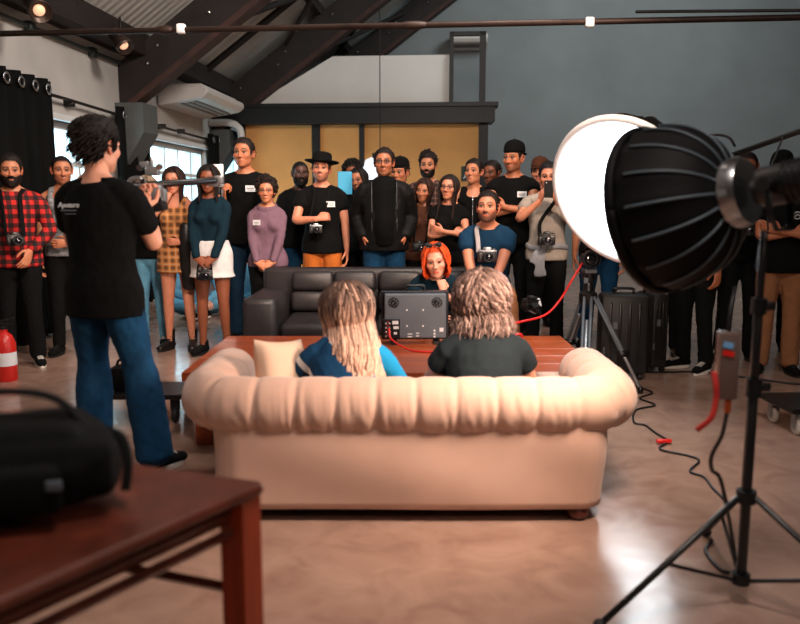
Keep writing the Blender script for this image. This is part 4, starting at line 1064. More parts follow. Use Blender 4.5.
# ================================================================ monitor on the table
mt = thing('monitor', 'grey field monitor seen from behind on the low wooden table', 'monitor', (at(415, 340, 5.02)[0], 5.02, .42), .03)
q = MB(); q.box((0, -.01, .185), (.40, .055, .29), bev=.008); q.obj('rear_panel', M_GREYMET, mt, False, auto=30)
q = MB(); q.box((0, .03, .335), (.44, .05, .02), bev=.005); q.box((0, .03, .035), (.44, .05, .02), bev=.005); q.box((-.21, .03, .185), (.02, .05, .30), bev=.005); q.box((.21, .03, .185), (.02, .05, .30), bev=.005); q.obj('frame', M_DARKMETAL, mt, False)
q = MB(); q.box((0, .055, .185), (.40, .006, .28)); q.obj('screen', M_GLASSY, mt, False)
q = MB(); q.tube(spl([(-.06, .02, .34), (-.058, .02, .372), (-.045, .02, .378), (.045, .02, .378), (.058, .02, .372), (.06, .02, .34)], 24), [(.009, .012)]*24, 8); q.obj('handle', M_DARKMETAL, mt)
for x in (-.14, .14):
    q = MB(); a = np.linspace(0, 2*PI, 25)
    for r_ in (.032, .012): q.tube([(x+r_*math.cos(t), -.041, .275+r_*math.sin(t)) for t in a], .003 if r_ > .02 else .008, 6)
    for k in range(9): t = k*2*PI/9; q.tube([(x+.012*math.cos(t), -.040, .275+.012*math.sin(t)), (x+.031*math.cos(t+.4), -.040, .275+.031*math.sin(t+.4))], .0045, 5)
    q.obj('fan_grille', M_BLACKPL, mt)
q = MB(); q.box((-.155, -.042, .105), (.11, .012, .125), bev=.003); fp = q.obj('connector_panel', M_DARKMETAL, mt, False)
q = MB(); h = MB()
for r in range(4):
    for c_ in range(2): q.lathe([(.0085, 0), (.0085, .012), (.005, .012)], 12, M4(np.array([[1, 0, 0], [0, 0, -1], [0, 1, 0]]).astype(float), (-.19+.022*c_, -.048, .055+.028*r)))
q.obj('connector', M_CHROME, fp)
for r in range(4): h.box((-.178, -.05, .068+.028*r), (.008, .004, .006))
h.obj('red_mark', M_RED, fp, False)
q = MB(); q.box((-.13, -.05, .145), (.04, .004, .022)); q.box((-.125, -.05, .112), (.035, .004, .018)); q.box((-.13, -.05, .075), (.02, .004, .014)); q.obj('label_sticker', M_TAG, fp, False)
q = MB()
for x in (-.055, .05):
    for z in (.225, .12): q.ball((x, -.038, z), .006, 8, 6)
for z in (.05, .068): q.box((-.035, -.039, z), (.03, .003, .006)); q.box((.015, -.039, z+.005), (.02, .003, .006))
for z in (.05, .07, .09): q.box((.125, -.039, z), (.012, .003, .012))
q.box((.17, -.039, .095), (.026, .003, .026)); q.obj('screw', M_TAG, mt, False)
for x in (-.14, .14):
    q = MB(); q.box((x, 0, .012), (.04, .14, .024)); q.obj('foot', M_BLACKPL, mt, False)

def W(*p): return np.array(p, float)
def cable(name, pts, r, m, label, cat='cable', n=80, group=None):
    q = MB(); q.tube(spl(pts, n), r, 7); return tag(q.obj(name, m), label, cat, group)
mx = mt.location
cable('video_cable', [(mx[0]-.17, 4.965, .53), (mx[0]-.15, 4.88, .47), (mx[0]-.03, 4.74, .428), (mx[0]+.12, 4.70, .428), (mx[0]+.25, 4.80, .428)], .006, M_RED, 'red cable drooping from the back of the grey monitor')
p1 = at(583, 262, 5.55)
cable('video_cable', [(.52, 4.95, .428), (.64, 5.0, .43), tuple(at(505, 326, 5.1)), tuple(at(520, 322, 5.25)), tuple(at(545, 315, 5.4)), tuple(at(560, 300, 5.5)), tuple(at(572, 280, 5.5)), tuple(p1)], .008, M_RED, 'long red cable rising from the table to the camera on the tripod')
cable('video_cable', [(.44, 4.85, .428), (.55, 4.9, .43), tuple(at(518, 334, 5.02)), (.80, 5.1, .428), (.70, 5.18, .428), (.6, 5.1, .43), (.5, 5.0, .428)], .008, M_RED, 'coil of red cable lying on the table beside the curly haired person')

# ================================================================ still cameras
def dslr(label, loc, rotz, pitch=0, body=None, silver=False, grip=True, k=1.0, strap=None, sm=None, sw=.02, group=None, lens=.07):
    t = thing('camera', label, 'camera', loc, rotz, group); t.rotation_euler = (pitch, 0, rotz); t.scale = (k, k, k)
    m = body or M_BLACKPL
    q = MB(); q.box((0, 0, -.006), (.135, .055, .076), bev=.010); q.box((-.050, -.022, -.01), (.034, .04, .07), bev=.012); q.obj('body', M_BLACKPL if not silver else M_LEATH, t, auto=40)
    q = MB(); q.box((.0, 0, .046), (.06, .05, .034), bev=.012); q.box((0, 0, .034), (.132, .052, .014), bev=.004); q.obj('top_plate', M_SILVER if silver else m, t, auto=40)
    q = MB(); Mx = M4(np.array([[1, 0, 0], [0, 0, -1], [0, 1, 0]]).astype(float), (.008, -.02, -.004))
    q.lathe([(.033, 0), (.033, .02), (.035, .022), (.035, .05), (.032, .052), (.033, lens+.01), (.028, lens+.01), (.026, lens-.005), (0, lens-.005)], 28, Mx); o = q.obj('lens', M_BLACKPL if not silver else M_DARKMETAL, t, auto=40)
    q = MB(); q.ball((.008, -.02-lens+.004, -.004), (.025, .008, .025)); q.obj('front_glass', M_GLASSY, o)
    q = MB(); q.lathe([(.010, 0), (.010, .012), (0, .012)], 16, M4(np.eye(3), (.046, 0, .040))); q.lathe([(.007, 0), (.007, .012), (0, .012)], 16, M4(np.eye(3), (-.050, -.012, .040))); q.obj('dial', M_CHROME if silver else M_DARKMETAL, t, auto=40)
    if strap is not None:
        R = (RZ(rotz)@RX(pitch)); P = [(R.T@(np.array(p, float)-np.array(loc)))/k for p in strap]
        q = MB(); P = spl(P, 40); q.tube(P, [(sw/k, .0022/k)]*len(P), 6, side=R.T@np.array([.8, .1, .5])); q.obj('strap', sm or C_BLACK2, t)
    return t

# ================================================================ tripod with a video camera
tx, ty = at(588, 300, 5.6)[0], 5.6
tp = thing('tripod', 'grey video tripod standing behind the right arm of the beige sofa', 'tripod', (tx, ty, 0))
q = MB(); q.lathe([(0, .60), (.05, .60), (.065, .63), (.065, .68), (.04, .70), (.035, .76), (.05, .78), (.05, .83), (0, .83)], 24); q.obj('head', M_BLACKPL, tp, auto=40)
q = MB(); q.box((0, 0, .845), (.09, .13, .03), bev=.006); q.box((-.035, -.06, .78), (.03, .02, .04)); q.obj('plate', M_GREYMET, tp, False)
for a, dy in ((math.radians(255), 0), (math.radians(328), 0), (math.radians(100), 0)):
    d = np.array([math.cos(a), math.sin(a), 0]); sd = np.array([-d[1], d[0], 0]); leg = MB()
    top = d*.05+np.array([0, 0, .66]); ft = d*.46+np.array([0, 0, .03])
    if abs(a-math.radians(328)) < .01: ft = np.array([.33, -.25, .03])
    for o_ in (-.025, .025): leg.tube([top+sd*o_, top+(ft-top)*.62+sd*o_], .012, 8)
    lo = leg.obj('leg', M_GREYMET, tp)
    q = MB(); q.tube([top+(ft-top)*.25, ft], .013, 8); q.obj('inner_leg', M_SILVER, lo)
    q = MB(); q.tube([ft+(0, 0, .01), ft-(0, 0, .028)], .02, 10); q.box(top+(ft-top)*.62, (.075, .05, .04)); q.obj('clamp', M_BLACKPL, lo)
vc = thing('video_camera', 'small black video camera with a round lens hood on the tripod', 'camera', (tx, ty, .862), 0)
q = MB(); q.box((0, .03, .055), (.085, .17, .09), bev=.012); q.obj('body', M_BLACKPL, vc, auto=40)
q = MB(); q.lathe([(.045, 0), (.045, .05), (.062, .06), (.062, .11), (.057, .11), (.05, .07), (0, .07)], 28, M4(np.array([[1, 0, 0], [0, 0, -1], [0, 1, 0]]).astype(float), (-.02, -.05, .075))); o = q.obj('lens_hood', M_DARKMETAL, vc, auto=40)
q = MB(); q.ball((-.02, -.125, .075), (.043, .012, .043)); q.obj('front_glass', M_GLASSY, o)
q = MB(); q.tube(spl([(0, .10, .10), (0, .09, .15), (0, 0, .155), (0, -.03, .14), (0, -.04, .105)], 16), .010, 8); q.obj('top_handle', M_BLACKPL, vc)
q = MB(); q.box((.06, .0, .06), (.02, .1, .06), bev=.004); q.obj('side_screen', M_BLACKPL, vc, False)

# ================================================================ hard cases
def suitcase(loc, rot, dims, label):
    t = thing('suitcase', label, 'suitcase', loc, rot); w, d, h = dims
    q = MB(); q.box((0, 0, .05+h/2), (w, d, h), bev=.03); q.obj('shell', mat('black_shell', '#15181a', .5, var=.2, bump=(200, .15, .002)), t, auto=40)
    q = MB()
    for k in range(4): q.box((-w*.3+w*.2*k, -d/2-.003, .05+h*.5), (.02, .012, h*.8), bev=.004)
    q.obj('ridge', M_BLACKPL, t)
    for x in (-w*.38, w*.38):
        for y in (-d*.3, d*.3):
            q = MB(); q.lathe([(0, -.014), (.022, -.014), (.026, 0), (.022, .014), (0, .014)], 16, M4(RY(PI/2), (x, y, .027))); q.box((x, y, .055), (.035, .03, .03)); q.obj('wheel', M_RUBBER_, t, auto=40)
    q = MB(); q.tube(spl([(-.07, 0, .05+h), (-.065, 0, .085+h), (.065, 0, .085+h), (.07, 0, .05+h)], 16), .011, 8); q.obj('handle', M_BLACKPL, t)
    q = MB(); q.box((-w*.2, -d/2-.008, .05+h*.62), (.03, .012, .05)); q.box((-w*.42, -d/2-.004, .05+h*.3), (.012, .008, .05)); q.obj('latch', M_GREYMET, t, False)
M_RUBBER_ = mat('wheel_rubber', '#0e0f10', .6)
suitcase((at(622, 330, 5.85)[0], 5.85, 0), -.12, (.35, .24, .60), 'large black hard case standing behind the tripod')
suitcase((at(651, 330, 6.1)[0], 6.1, 0), .2, (.14, .30, .58), 'narrow black hard case right of the larger one')

# ================================================================ lights on stands
M_DIFF = bpy.data.materials.new('diffuser'); M_DIFF.use_nodes = True
def emat(name, col, st):
    m = bpy.data.materials.new(name); m.use_nodes = True; b = m.node_tree.nodes['Principled BSDF']
    b.inputs['Base Color'].default_value = (.8, .8, .8, 1); b.inputs['Emission Color'].default_value = (*lin(col), 1); b.inputs['Emission Strength'].default_value = st; return m
M_SOFTBLK = mat('softbox_black', '#040405', .65, spec=.15, var=.2, vscale=6, bump=(30, .2, .004)); M_ROD = mat('softbox_seam', '#46525a', .5, .1, var=.1)
def softbox(name, label, ring, axis, R_, L, em, ribs=16, bulge=.35, skirt=0.0, up=(0, 0, 1)):
    """deep round softbox; ring = speed ring centre, axis = direction the light goes"""
    t = thing(name, label, 'softbox', ring); z = nrm(axis); x = nrm(np.cross(up, z)); y = np.cross(z, x); A = np.stack([x, y, z], 1); Q = M4(A)
    def prof(u): return .075+(R_-.075)*(math.sin(u*PI/2)**.8), L*(u**1.6)
    us = np.linspace(0, 1, 16); pr = [prof(u) for u in us]
    n = ribs*4; V = []; 
    for rr, zz in pr:
        for k in range(n):
            a = k*2*PI/n; fl = 1-.035*(.5-.5*math.cos(a*ribs))*min(1, rr/R_+.1); V.append((rr*fl*math.cos(a), rr*fl*math.sin(a), zz))
    for rr, zz in pr[::-1]:
        for k in range(n):
            a = k*2*PI/n; fl = 1-.035*(.5-.5*math.cos(a*ribs))*min(1, rr/R_+.1); V.append(((rr-.006)*fl*math.cos(a), (rr-.006)*fl*math.sin(a), zz+.003))
    m = len(pr)*2; F_ = [(i*n+j, i*n+(j+1) % n, (i+1)*n+(j+1) % n, (i+1)*n+j) for i in range(m-1) for j in range(n)]
    q = MB(); g = MB(); q.add(V, [f[::-1] for f in F_]); g.join(q, Q); g.obj('shell', M_SOFTBLK, t)
    for k in range(ribs):
        a = k*2*PI/ribs; q = MB(); q.tube([((rr+.004)*math.cos(a), (rr+.004)*math.sin(a), zz) for rr, zz in pr[1:14]], [(.005, .004)]*13, 6); g = MB(); g.join(q, Q); g.obj('rib', M_ROD, t)
    q = MB(); q.lathe([(0, L-.035), (R_*.6, L-.022), (R_*.950, L-.012)], n, Q, close=False); q.f = [f for f in q.f]; q.obj('diffuser', em, t)
    q = MB(); a = np.linspace(0, 2*PI, 65); q.tube([(R_*math.cos(b), R_*math.sin(b), L) for b in a], [(.012 if not skirt else .025, .02 if not skirt else skirt)]*65, 8, side=(1, 0, 0)); g = MB(); g.join(q, Q); g.obj('rim', M_SOFTBLK if not skirt else M_TAG, t)
    q = MB(); q.lathe([(.066, -.05), (.105, -.05), (.114, -.03), (.114, .0), (.09, .02), (.066, .02)], 40, Q); 
    for k in range(8): b = k*PI/4; q.box(A@np.array([.1*math.cos(b), .1*math.sin(b), -.015]), (.03, .02, .03), A@RZ(b))
    q.obj('speed_ring', M_CHROME, t, auto=40)
    return t, A
def lamp_head(label, ring, axis, up=(0, 0, 1), yoke=.14):
    t = thing('studio_lamp', label, 'lamp', ring); z = nrm(axis); x = nrm(np.cross(up, z)); y = np.cross(z, x); A = np.stack([x, y, z], 1); Q = M4(A)
    q = MB(); q.lathe([(0, -.34), (.058, -.34), (.064, -.33), (.064, -.07), (.055, -.05), (0, -.05)], 28, Q); q.obj('housing', M_BLACKPL, t, auto=40)
    q = MB()
    for k in range(9): q.lathe([(.064, -.31+.02*k), (.069, -.31+.02*k), (.069, -.304+.02*k), (.064, -.304+.02*k)], 28, Q)
    q.obj('cooling_fin', M_DARKMETAL, t, auto=40)
    q = MB(); q.tube([A@np.array(p) for p in ((-.075, 0, -.11), (-.078, -.09, -.11), (-.05, -yoke, -.11), (.05, -yoke, -.11), (.078, -.09, -.11), (.075, 0, -.11))], [(.012, .006)]*6, 8); q.obj('yoke', M_DARKMETAL, t)
    q = MB(); q.lathe([(0, .0), (.022, 0), (.022, .025), (0, .025)], 12, M4(A@RY(PI/2), A@np.array([.078, 0, -.11]))); q.obj('knob', M_BLACKPL, t, auto=40)
    return t, A
EM_KEY = emat('key_diffuser', '#ffdfc8', 75.0); EM_BACK = emat('back_diffuser', '#e9f3f8', 11)
ax = math.radians(42)
ring = at(733, 194, 2.55); axis = nrm((-math.sin(ax), math.cos(ax), -.20))
softbox('softbox', 'black round softbox in the right foreground seen from its ribbed back', ring, axis, .285, .28, EM_KEY)
lamp_head('black lamp head behind the foreground softbox on the near stand', ring-axis*.03, axis)
# its stand
mount = ring-axis*.11+np.array([0, 0, -.14]); st = thing('light_stand', 'black three legged light stand in the right foreground', 'light stand', (1.145, 2.46, 0))
q = MB(); q.tube([(0, 0, .09), (0, 0, .75)], .017, 12); q.tube([(0, 0, .70), (0, 0, 1.02)], .0145, 12); q.tube([(0, 0, .98), tuple(mount-np.array([1.145, 2.46, 0]))], .012, 12); pole = q.obj('pole', M_BLACKPL, st)
q = MB(); q.lathe([(.017, .72), (.026, .72), (.026, .78), (.017, .78)], 16); q.obj('clamp', M_DARKMETAL, pole, auto=40); q = MB(); q.lathe([(.0145, .99), (.024, .99), (.024, 1.04), (.012, 1.04)], 16); q.obj('clamp', M_DARKMETAL, pole, auto=40)
for x_, z_ in ((.035, .75), (.032, 1.015)): q = MB(); q.box((x_, 0, z_), (.04, .02, .03), bev=.006); q.obj('knob', M_BLACKPL, pole, auto=40)
q = MB(); q.lathe([(.017, .36), (.032, .36), (.032, .40), (.017, .40)], 16); q.obj('collar', M_DARKMETAL, st, auto=40); q = MB(); q.lathe([(0, .075), (.03, .075), (.03, .11), (.017, .11)], 16); q.obj('collar', M_DARKMETAL, st, auto=40)
for a in (math.radians(198), math.radians(80), math.radians(318)):
    d = np.array([math.cos(a), math.sin(a), 0]); q = MB(); q.tube([d*.03+(0, 0, .38), d*.54+(0, 0, .02)], [(.011, .008)]*2, 8); l = q.obj('leg', M_BLACKPL, st)
    q = MB(); q.tube([d*.025+(0, 0, .09), d*.30+(0, 0, .188)], .007, 8); q.obj('brace', M_BLACKPL, l)
    q = MB(); q.ball(d*.54+(0, 0, .02), (.022, .022, .019)); q.obj('rubber_foot', M_RUBBER_, l)
# power supply, strap, cable hanging from it
ps = thing('power_supply', 'grey power supply box hanging on the near light stand', 'power supply', tuple(at(727, 365, 2.40)), -.1)
q = MB(); q.box((0, 0, 0), (.062, .05, .215), bev=.006); q.obj('case', mat('brown_grey_metal', '#6b5a54', .4, .3, var=.08), ps, auto=40)
q = MB(); q.box((-.008, -.027, .068), (.03, .004, .018), RY(.2)); q.obj('blue_mark', mat('logo_blue', '#6fa8d8', .5), ps, False)
q = MB(); q.box((-.006, -.027, .042), (.034, .004, .016), RY(.2)); q.obj('red_mark', M_RED, ps, False)
q = MB(); q.tube([(.01, 0, -.107), (.01, 0, -.15)], .011, 10); q.obj('plug', mat('orange_plug', '#c0561a', .5), ps)
q = MB(); q.tube([(.0, 0, .10), (0, .0, .18), (.03, .06, .24)], .006, 8); q.obj('hanging_strap', M_CABLE, ps)
q = MB(); P = spl([at(714, 372, 2.36), at(716, 385, 2.355), at(716, 400, 2.36), at(711, 418, 2.36), at(697, 430, 2.37)], 30); q.tube(P, [(.010, .003)]*30, 6); tag(q.obj('red_strap', mat('red_webbing', '#c8322c', .7, var=.2)), 'frayed red strap dangling from the power supply box', 'strap')
fl = lambda px, py: tuple(on(px, py, .008))
cable('power_cable', [at(730, 398, 2.40)+(0, 0, -.0), at(727, 412, 2.40), at(722, 435, 2.40), at(712, 455, 2.42), at(712, 470, 2.45), at(722, 485, 2.5), fl(735, 560), fl(725, 572), fl(706, 552), fl(712, 540)], .007, M_CABLE, 'black power cable hanging from the power supply to the floor')
cable('floor_cable', [fl(626, 384), fl(652, 392), fl(640, 398), fl(655, 405), fl(636, 410), fl(634, 422), fl(645, 425), fl(656, 433), fl(668, 441), fl(660, 449), fl(690, 456), fl(699, 461), fl(690, 471), fl(704, 477), fl(712, 487), fl(722, 497), fl(732, 507)], .006, M_CABLE, 'thin black cable zigzagging over the floor beside the sofa', n=140)
q = MB(); p = on(664, 441, .018); q.box(p, (.085, .03, .02), RZ(.1), bev=.006); tag(q.obj('cable_clip', M_RED), 'small red clip on the zigzagging floor cable', 'clip')
cable('floor_cable', [fl(640, 372), fl(662, 372), fl(700, 372), fl(750, 378), fl(800, 384), fl(860, 384)], .008, M_CABLE, 'dark cable on the floor in front of the white soled sneakers')
# big white round softbox on a boom
c2 = at(622, 193, 5.0); ax2 = nrm((-.66, -.62, -.40)); ring2 = c2-ax2*.44
softbox('softbox', 'large glowing white round softbox facing the beige sofa', ring2, ax2, .49, .44, EM_BACK, skirt=.026)
lamp_head('black lamp head behind the glowing white softbox', ring2-ax2*.03, ax2)
bm_end = ring2-ax2*.11+np.array([0, 0, -.13])
b1 = at(812, 127, 4.6); boom = thing('boom_stand', 'black boom stand at the right edge carrying the white softbox', 'light stand', (b1[0]+.45, b1[1]-.02, 0))
O = np.array([b1[0]+.45, b1[1]-.02, 0]); u = nrm(b1-bm_end); piv = bm_end+u*(O[0]-bm_end[0])/u[0]; O = np.array([piv[0], piv[1], 0]); boom.location = tuple(O)
q = MB(); q.tube([bm_end-O, piv-O+u*.5], .017, 10); q.obj('boom_arm', M_BLACKPL, boom)
q = MB(); q.tube([(0, 0, .1), (0, 0, piv[2])], .02, 12); q.obj('column', M_BLACKPL, boom)
q = MB(); q.ball((0, 0, piv[2]), (.05, .04, .05)); q.obj('pivot', M_DARKMETAL, boom)
for k in range(3):
    d = np.array([math.cos(.6+k*2.09), math.sin(.6+k*2.09), 0]); q = MB(); q.tube([(0, 0, .35), d*.5+(0, 0, .02)], .013, 8); q.obj('leg', M_BLACKPL, boom)
q = MB(); e = at(714, 143, 4.85); q.box(e+(0, 0, .0), (.05, .03, .03)); o = q.obj('red_clamp', M_RED, None, False); tag(o, 'small red clamp on the boom arm behind the softbox', 'clamp')
cable('boom_cable', [at(735, 146, 4.85), at(728, 137, 4.85), at(712, 135, 4.9), at(695, 140, 4.9), at(680, 150, 4.95)], .008, M_CABLE, 'black cable looping at the end of the boom arm')
cable('boom_cable', [at(783, 137, 4.7), at(776, 155, 4.7), at(768, 178, 4.7), at(768, 230, 4.7)], .006, M_CABLE, 'thin black cable hanging down from the boom arm')
# trolley with a caster at the right edge
tr = on(787, 430, 0); tl = thing('equipment_dolly', 'low black dolly on pale casters at the right edge', 'trolley', (tr[0]+.28, tr[1]+.05, 0), .05)
q = MB(); q.box((0, 0, .155), (.7, .4, .03), bev=.005); q.obj('deck', M_BLACKPL, tl, False)
for x in (-.28, .28):
    for y in (-.13, .13):
        q = MB(); q.lathe([(0, -.016), (.04, -.016), (.052, -.006), (.052, .006), (.04, .016), (0, .016)], 24, M4(RY(PI/2)@RZ(0), (x, y, .052))); q.f = q.f; cs = q.obj('caster', mat('pale_wheel', '#b9b4ae', .5, var=.1), tl, auto=40)
        q = MB(); q.box((x-.024, y, .085), (.006, .04, .09)); q.box((x+.024, y, .085), (.006, .04, .09)); q.box((x, y, .135), (.06, .05, .012)); q.obj('fork', M_SILVER, cs, False)

# ================================================================ foreground table, bag
Z = .70; A0 = on(270, 481, Z); B0 = on(100, 458, Z); C0 = on(0, 600, Z)
ub = nrm(B0-A0); uc = nrm(C0-A0); wt = thing('wooden_table', 'dark red brown wooden table in the left foreground', 'table', (A0[0], A0[1], 0))
def T(a, b, z=0): return ub*a+uc*b+np.array([0, 0, z])
Lb, Lc = .95, 1.35
poly = [T(.0, .02), T(.02, 0), T(Lb, 0), T(Lb, Lc), T(0, Lc)]; poly = [(p[0], p[1]) for p in poly]
ar = sum(poly[i][0]*poly[(i+1) % 5][1]-poly[(i+1) % 5][0]*poly[i][1] for i in range(5))
if ar < 0: poly = poly[::-1]
q = MB(); q.prism(poly, .028, M4(np.eye(3), (0, 0, Z-.028))); o = q.obj('tabletop', M_WOODDK, wt, False); b = o.modifiers.new('b', 'BEVEL'); b.width = .012; b.segments = 3
R_ = np.stack([ub, nrm(np.cross([0, 0, 1], ub)), [0, 0, 1]], 1)
q = MB(); 
for a, b_ in ((T(.05, .05), T(Lb-.05, .05)), (T(.05, .05), T(.05, Lc-.05)), (T(Lb-.05, .05), T(Lb-.05, Lc-.05)), (T(.05, Lc-.05), T(Lb-.05, Lc-.05))):
    q.tube([a+(0, 0, Z-.055), b_+(0, 0, Z-.055)], [(.012, .028)]*2, 4, dome=0)
q.obj('apron', M_WOODDK, wt, False)
M_WOODLEG = mat('orange_lit_wood', '#9c3814', .35, var=.3, vscale=6, stretch=(8, 8, 1), coat=.3)  # orange light on the leg is put into this brighter wood colour
for a, b_ in ((.045, .045), (Lb-.045, .045), (.045, Lc-.045), (Lb-.045, Lc-.045)):
    q = MB(); p = T(a, b_); q.tube([(p[0], p[1], .0), (p[0], p[1], Z-.03)], [(.047, .047)]*2, 4, side=ub+uc, dome=0); q.obj('leg', M_WOODLEG, wt, False)
q = MB(); q.tube([T(.045, .045, .595), T(.045, Lc-.045, .595)], [(.014, .014)]*2, 4, dome=0); q.tube([T(.045, .045, .44), T(Lb-.045, .045, .44)], [(.014, .014)]*2, 4, dome=0); q.obj('stretcher', M_WOODDK, wt, False)
M_NYLON = mat('black_nylon', '#070809', .85, spec=.2, var=.3, vscale=20, bump=(300, .3, .003))
bag = thing('camera_bag', 'bulky black camera bag lying on the foreground wooden table', 'bag', (-.83, 1.58, Z), .25)
q = MB(); q.box((0, 0, .10), (.40, .26, .16), bev=.06); q.box((.0, 0, .16), (.32, .20, .07), bev=.03); q.box((.19, -.03, .10), (.08, .17, .13), bev=.035); v, n_, f = remesh(q, .008, 8); g = MB(); g.add(v+n_*(.006*sines(v, 4, 7))[:, None], f); g.obj('main_body', M_NYLON, bag)
q = MB(); q.box((0, -.14, .085), (.26, .05, .10), bev=.02); q.obj('front_pocket', M_NYLON, bag)
q = MB(); q.tube(spl([(-.16, 0, .17), (-.10, 0, .24), (0, 0, .255), (.10, 0, .235), (.16, 0, .17)], 24), [(.02, .006)]*24, 8, side=(0, 1, 0)); q.obj('handle', M_NYLON, bag)
q = MB(); q.tube(spl([(.19, .02, .16), (.23, -.02, .15), (.245, -.04, .10), (.24, -.06, .04)], 20), [(.014, .004)]*20, 6, side=(0, 1, 0)); q.obj('strap', C_BLACK2, bag)
q = MB(); q.box((.12, -.168, .10), (.03, .01, .02), bev=.003); q.obj('buckle', M_GREYMET, bag, False)
g = thing('device', 'small black device with a pale metal edge beside the camera bag', 'device', tuple(on(4, 520, Z)), .2)
q = MB(); q.box((-.03, .03, .042), (.12, .06, .084), bev=.008); q.obj('body', M_BLACKPL, g, auto=40)
q = MB(); q.tube(spl([(-.08, -.003, .084), (.02, -.003, .086), (.031, -.003, .08), (.038, -.003, .01)], 16), .004, 8); q.obj('edge', M_SILVER, g)
# fire extinguisher at the left edge
fe = thing('fire_extinguisher', 'small red fire extinguisher on the floor at the left edge', 'fire extinguisher', (at(4, 340, 5.75)[0], 5.75, 0))
q = MB(); q.lathe([(0, 0), (.075, 0), (.08, .02), (.08, .28), (.06, .34), (.028, .37), (.028, .39), (0, .39)], 28); q.obj('cylinder', mat('red_paint', '#c3221a', .35, var=.08), fe, auto=40)
q = MB(); q.lathe([(.025, .39), (.025, .42), (0, .42)], 16); q.box((.02, 0, .435), (.10, .02, .015)); q.box((.03, 0, .465), (.11, .02, .012), RY(-.25)); q.obj('valve', M_BLACKPL, fe, False)
q = MB(); q.lathe([(.081, .12), (.081, .22)], 28, close=False); q.obj('label_band', M_TAG, fe)
# low black dolly with a bag between the operator's legs
dl = thing('equipment_dolly', 'low black dolly behind the legs of the camera operator', 'trolley', (at(140, 405, 4.75)[0], 4.75, 0))
q = MB(); q.box((0, 0, .17), (.62, .36, .03), bev=.005); q.obj('deck', M_BLACKPL, dl, False)
for x in (-.26, .26):
    for y in (-.13, .13):
        q = MB(); q.lathe([(0, -.014), (.045, -.014), (.05, 0), (.045, .014), (0, .014)], 20, M4(RY(PI/2), (x, y, .05))); q.box((x, y, .12), (.05, .04, .08)); q.obj('caster', M_RUBBER_, dl, auto=40)
bg = thing('equipment_bag', 'small black bag standing on the low dolly behind the operator', 'bag', (at(126, 390, 4.72)[0], 4.72, .186))
q = MB(); q.box((0, 0, .075), (.17, .14, .15), bev=.03); q.obj('body', M_NYLON, bg, auto=40)
q = MB(); q.tube(spl([(-.05, 0, .15), (-.03, 0, .185), (.03, 0, .185), (.05, 0, .15)], 14), .008, 8); q.obj('handle', M_NYLON, bg)
# ================================================================ the people
SK = dict(light='#c9876a', fair='#d69a80', tan='#b0704f', olive='#bd7d5c', brown='#8a5036', dark='#4d2c20')
BOOT = (C_LEATHER, M_RUBBER_, 1); SNK = (C_BLACK2, C_WRUB); BSHOE = (C_BLACK2, M_RUBBER_)
PEOPLE = {}
def sport_mat():
    m = fabric('sports_top', '#12395a'); nt = m.node_tree; N = nt.nodes; L = nt.links; b = N['Principled BSDF']
    tc = N.new('ShaderNodeTexCoord'); dt = []
    def ramp(vec, off, stops):
        d = N.new('ShaderNodeVectorMath'); d.operation = 'DOT_PRODUCT'; L.new(tc.outputs['Object'], d.inputs[0]); d.inputs[1].default_value = vec
        a = N.new('ShaderNodeMath'); a.operation = 'ADD'; L.new(d.outputs['Value'], a.inputs[0]); a.inputs[1].default_value = off
        r = N.new('ShaderNodeValToRGB'); r.color_ramp.interpolation = 'CONSTANT'; L.new(a.outputs[0], r.inputs[0])
        for i, (p, c) in enumerate(stops):
            e = r.color_ramp.elements[i] if i < 2 else r.color_ramp.elements.new(p); e.position = p; e.color = (*lin(c), 1)
        return r.outputs[0]
    r = ramp((1, 0, -1), .9, [(0.0, '#1d86b8'), (.10, '#1d86b8'), (.23, '#d5dde2'), (.26, '#123a5c'), (.48, '#d5dde2'), (.52, '#123a5c'), (.66, '#0a1522')])
    L.new(r, b.inputs['Base Color']); return m
C_SPORT = sport_mat()
def PP(key, px, pt, d, label, **k):
    p = at(px, pt, d); c = dict(label=label, hs=1.04, seed=len(PEOPLE)*7+3, skin=SK['tan'], shoe=BSHOE, bottom=('trousers', C_BLACK2)); c.update(k)
    ht = c.get('hatz', .018)
    lean = math.radians(c.get('lean', 0)); side = math.radians(c.get('sidelean', 0)); PV = np.array([0, 0, .93])
    hc = RY(side)@RX(lean)@(np.array([0, -.018, 1.625])-PV)+PV+np.array(c.get('headoff', (0, 0, 0)))
    crown = hc[2]+.115*c['hs']+ht
    if 'H' in c: c['dz'] = p[2]*1.75/c['H']-crown
    else: c['H'] = p[2]*1.75/crown
    off = RZ(math.radians(c.get('yaw', 0)))@np.array([hc[0], hc[1], 0])*c['H']/1.75
    c['pos'] = (p[0]-off[0], p[1]-off[1])
    PEOPLE[key] = c; return person(c)
TEE = lambda m, h=.86: ('tee', m, h)
# -- left side
PP('check', 9, 153, 6.25, 'bearded man in a red and black check shirt beside the black curtain', yaw=18, head=(10, 4, 0), skin=SK['olive'], hairstyle='short', beard=.012, stubble=.8,
   top=('long', C_CHECK, .84), a=((.2, -.14, .95), (1, .3, 0), (-1, .1, 0), (-.1, -.3, -1), 'relax'), b=((.13, -.18, .98), (1, .3, 0), (-.6, .6, 0), (-.2, -.6, -.7), 'relax'), bottom=('trousers', C_BLACK2), shoe=SNK, bw=1.05)
PP('tanktop', 61, 154, 6.75, 'young man in a sleeveless pale top with a dark shoulder strap', yaw=15, head=(12, 3, 0), skin=SK['olive'], hairstyle='buzz', stubble=.35, top=('tank', C_PATT, .88), strapw=.03, a='down', b=((.05, -.2, 1.0), (1, .2, -.5), (0, 1, 0), (-1, -.1, 0), 'relax'), bottom=('trousers', C_BLACK2, .045), shoe=BSHOE, bw=.95)
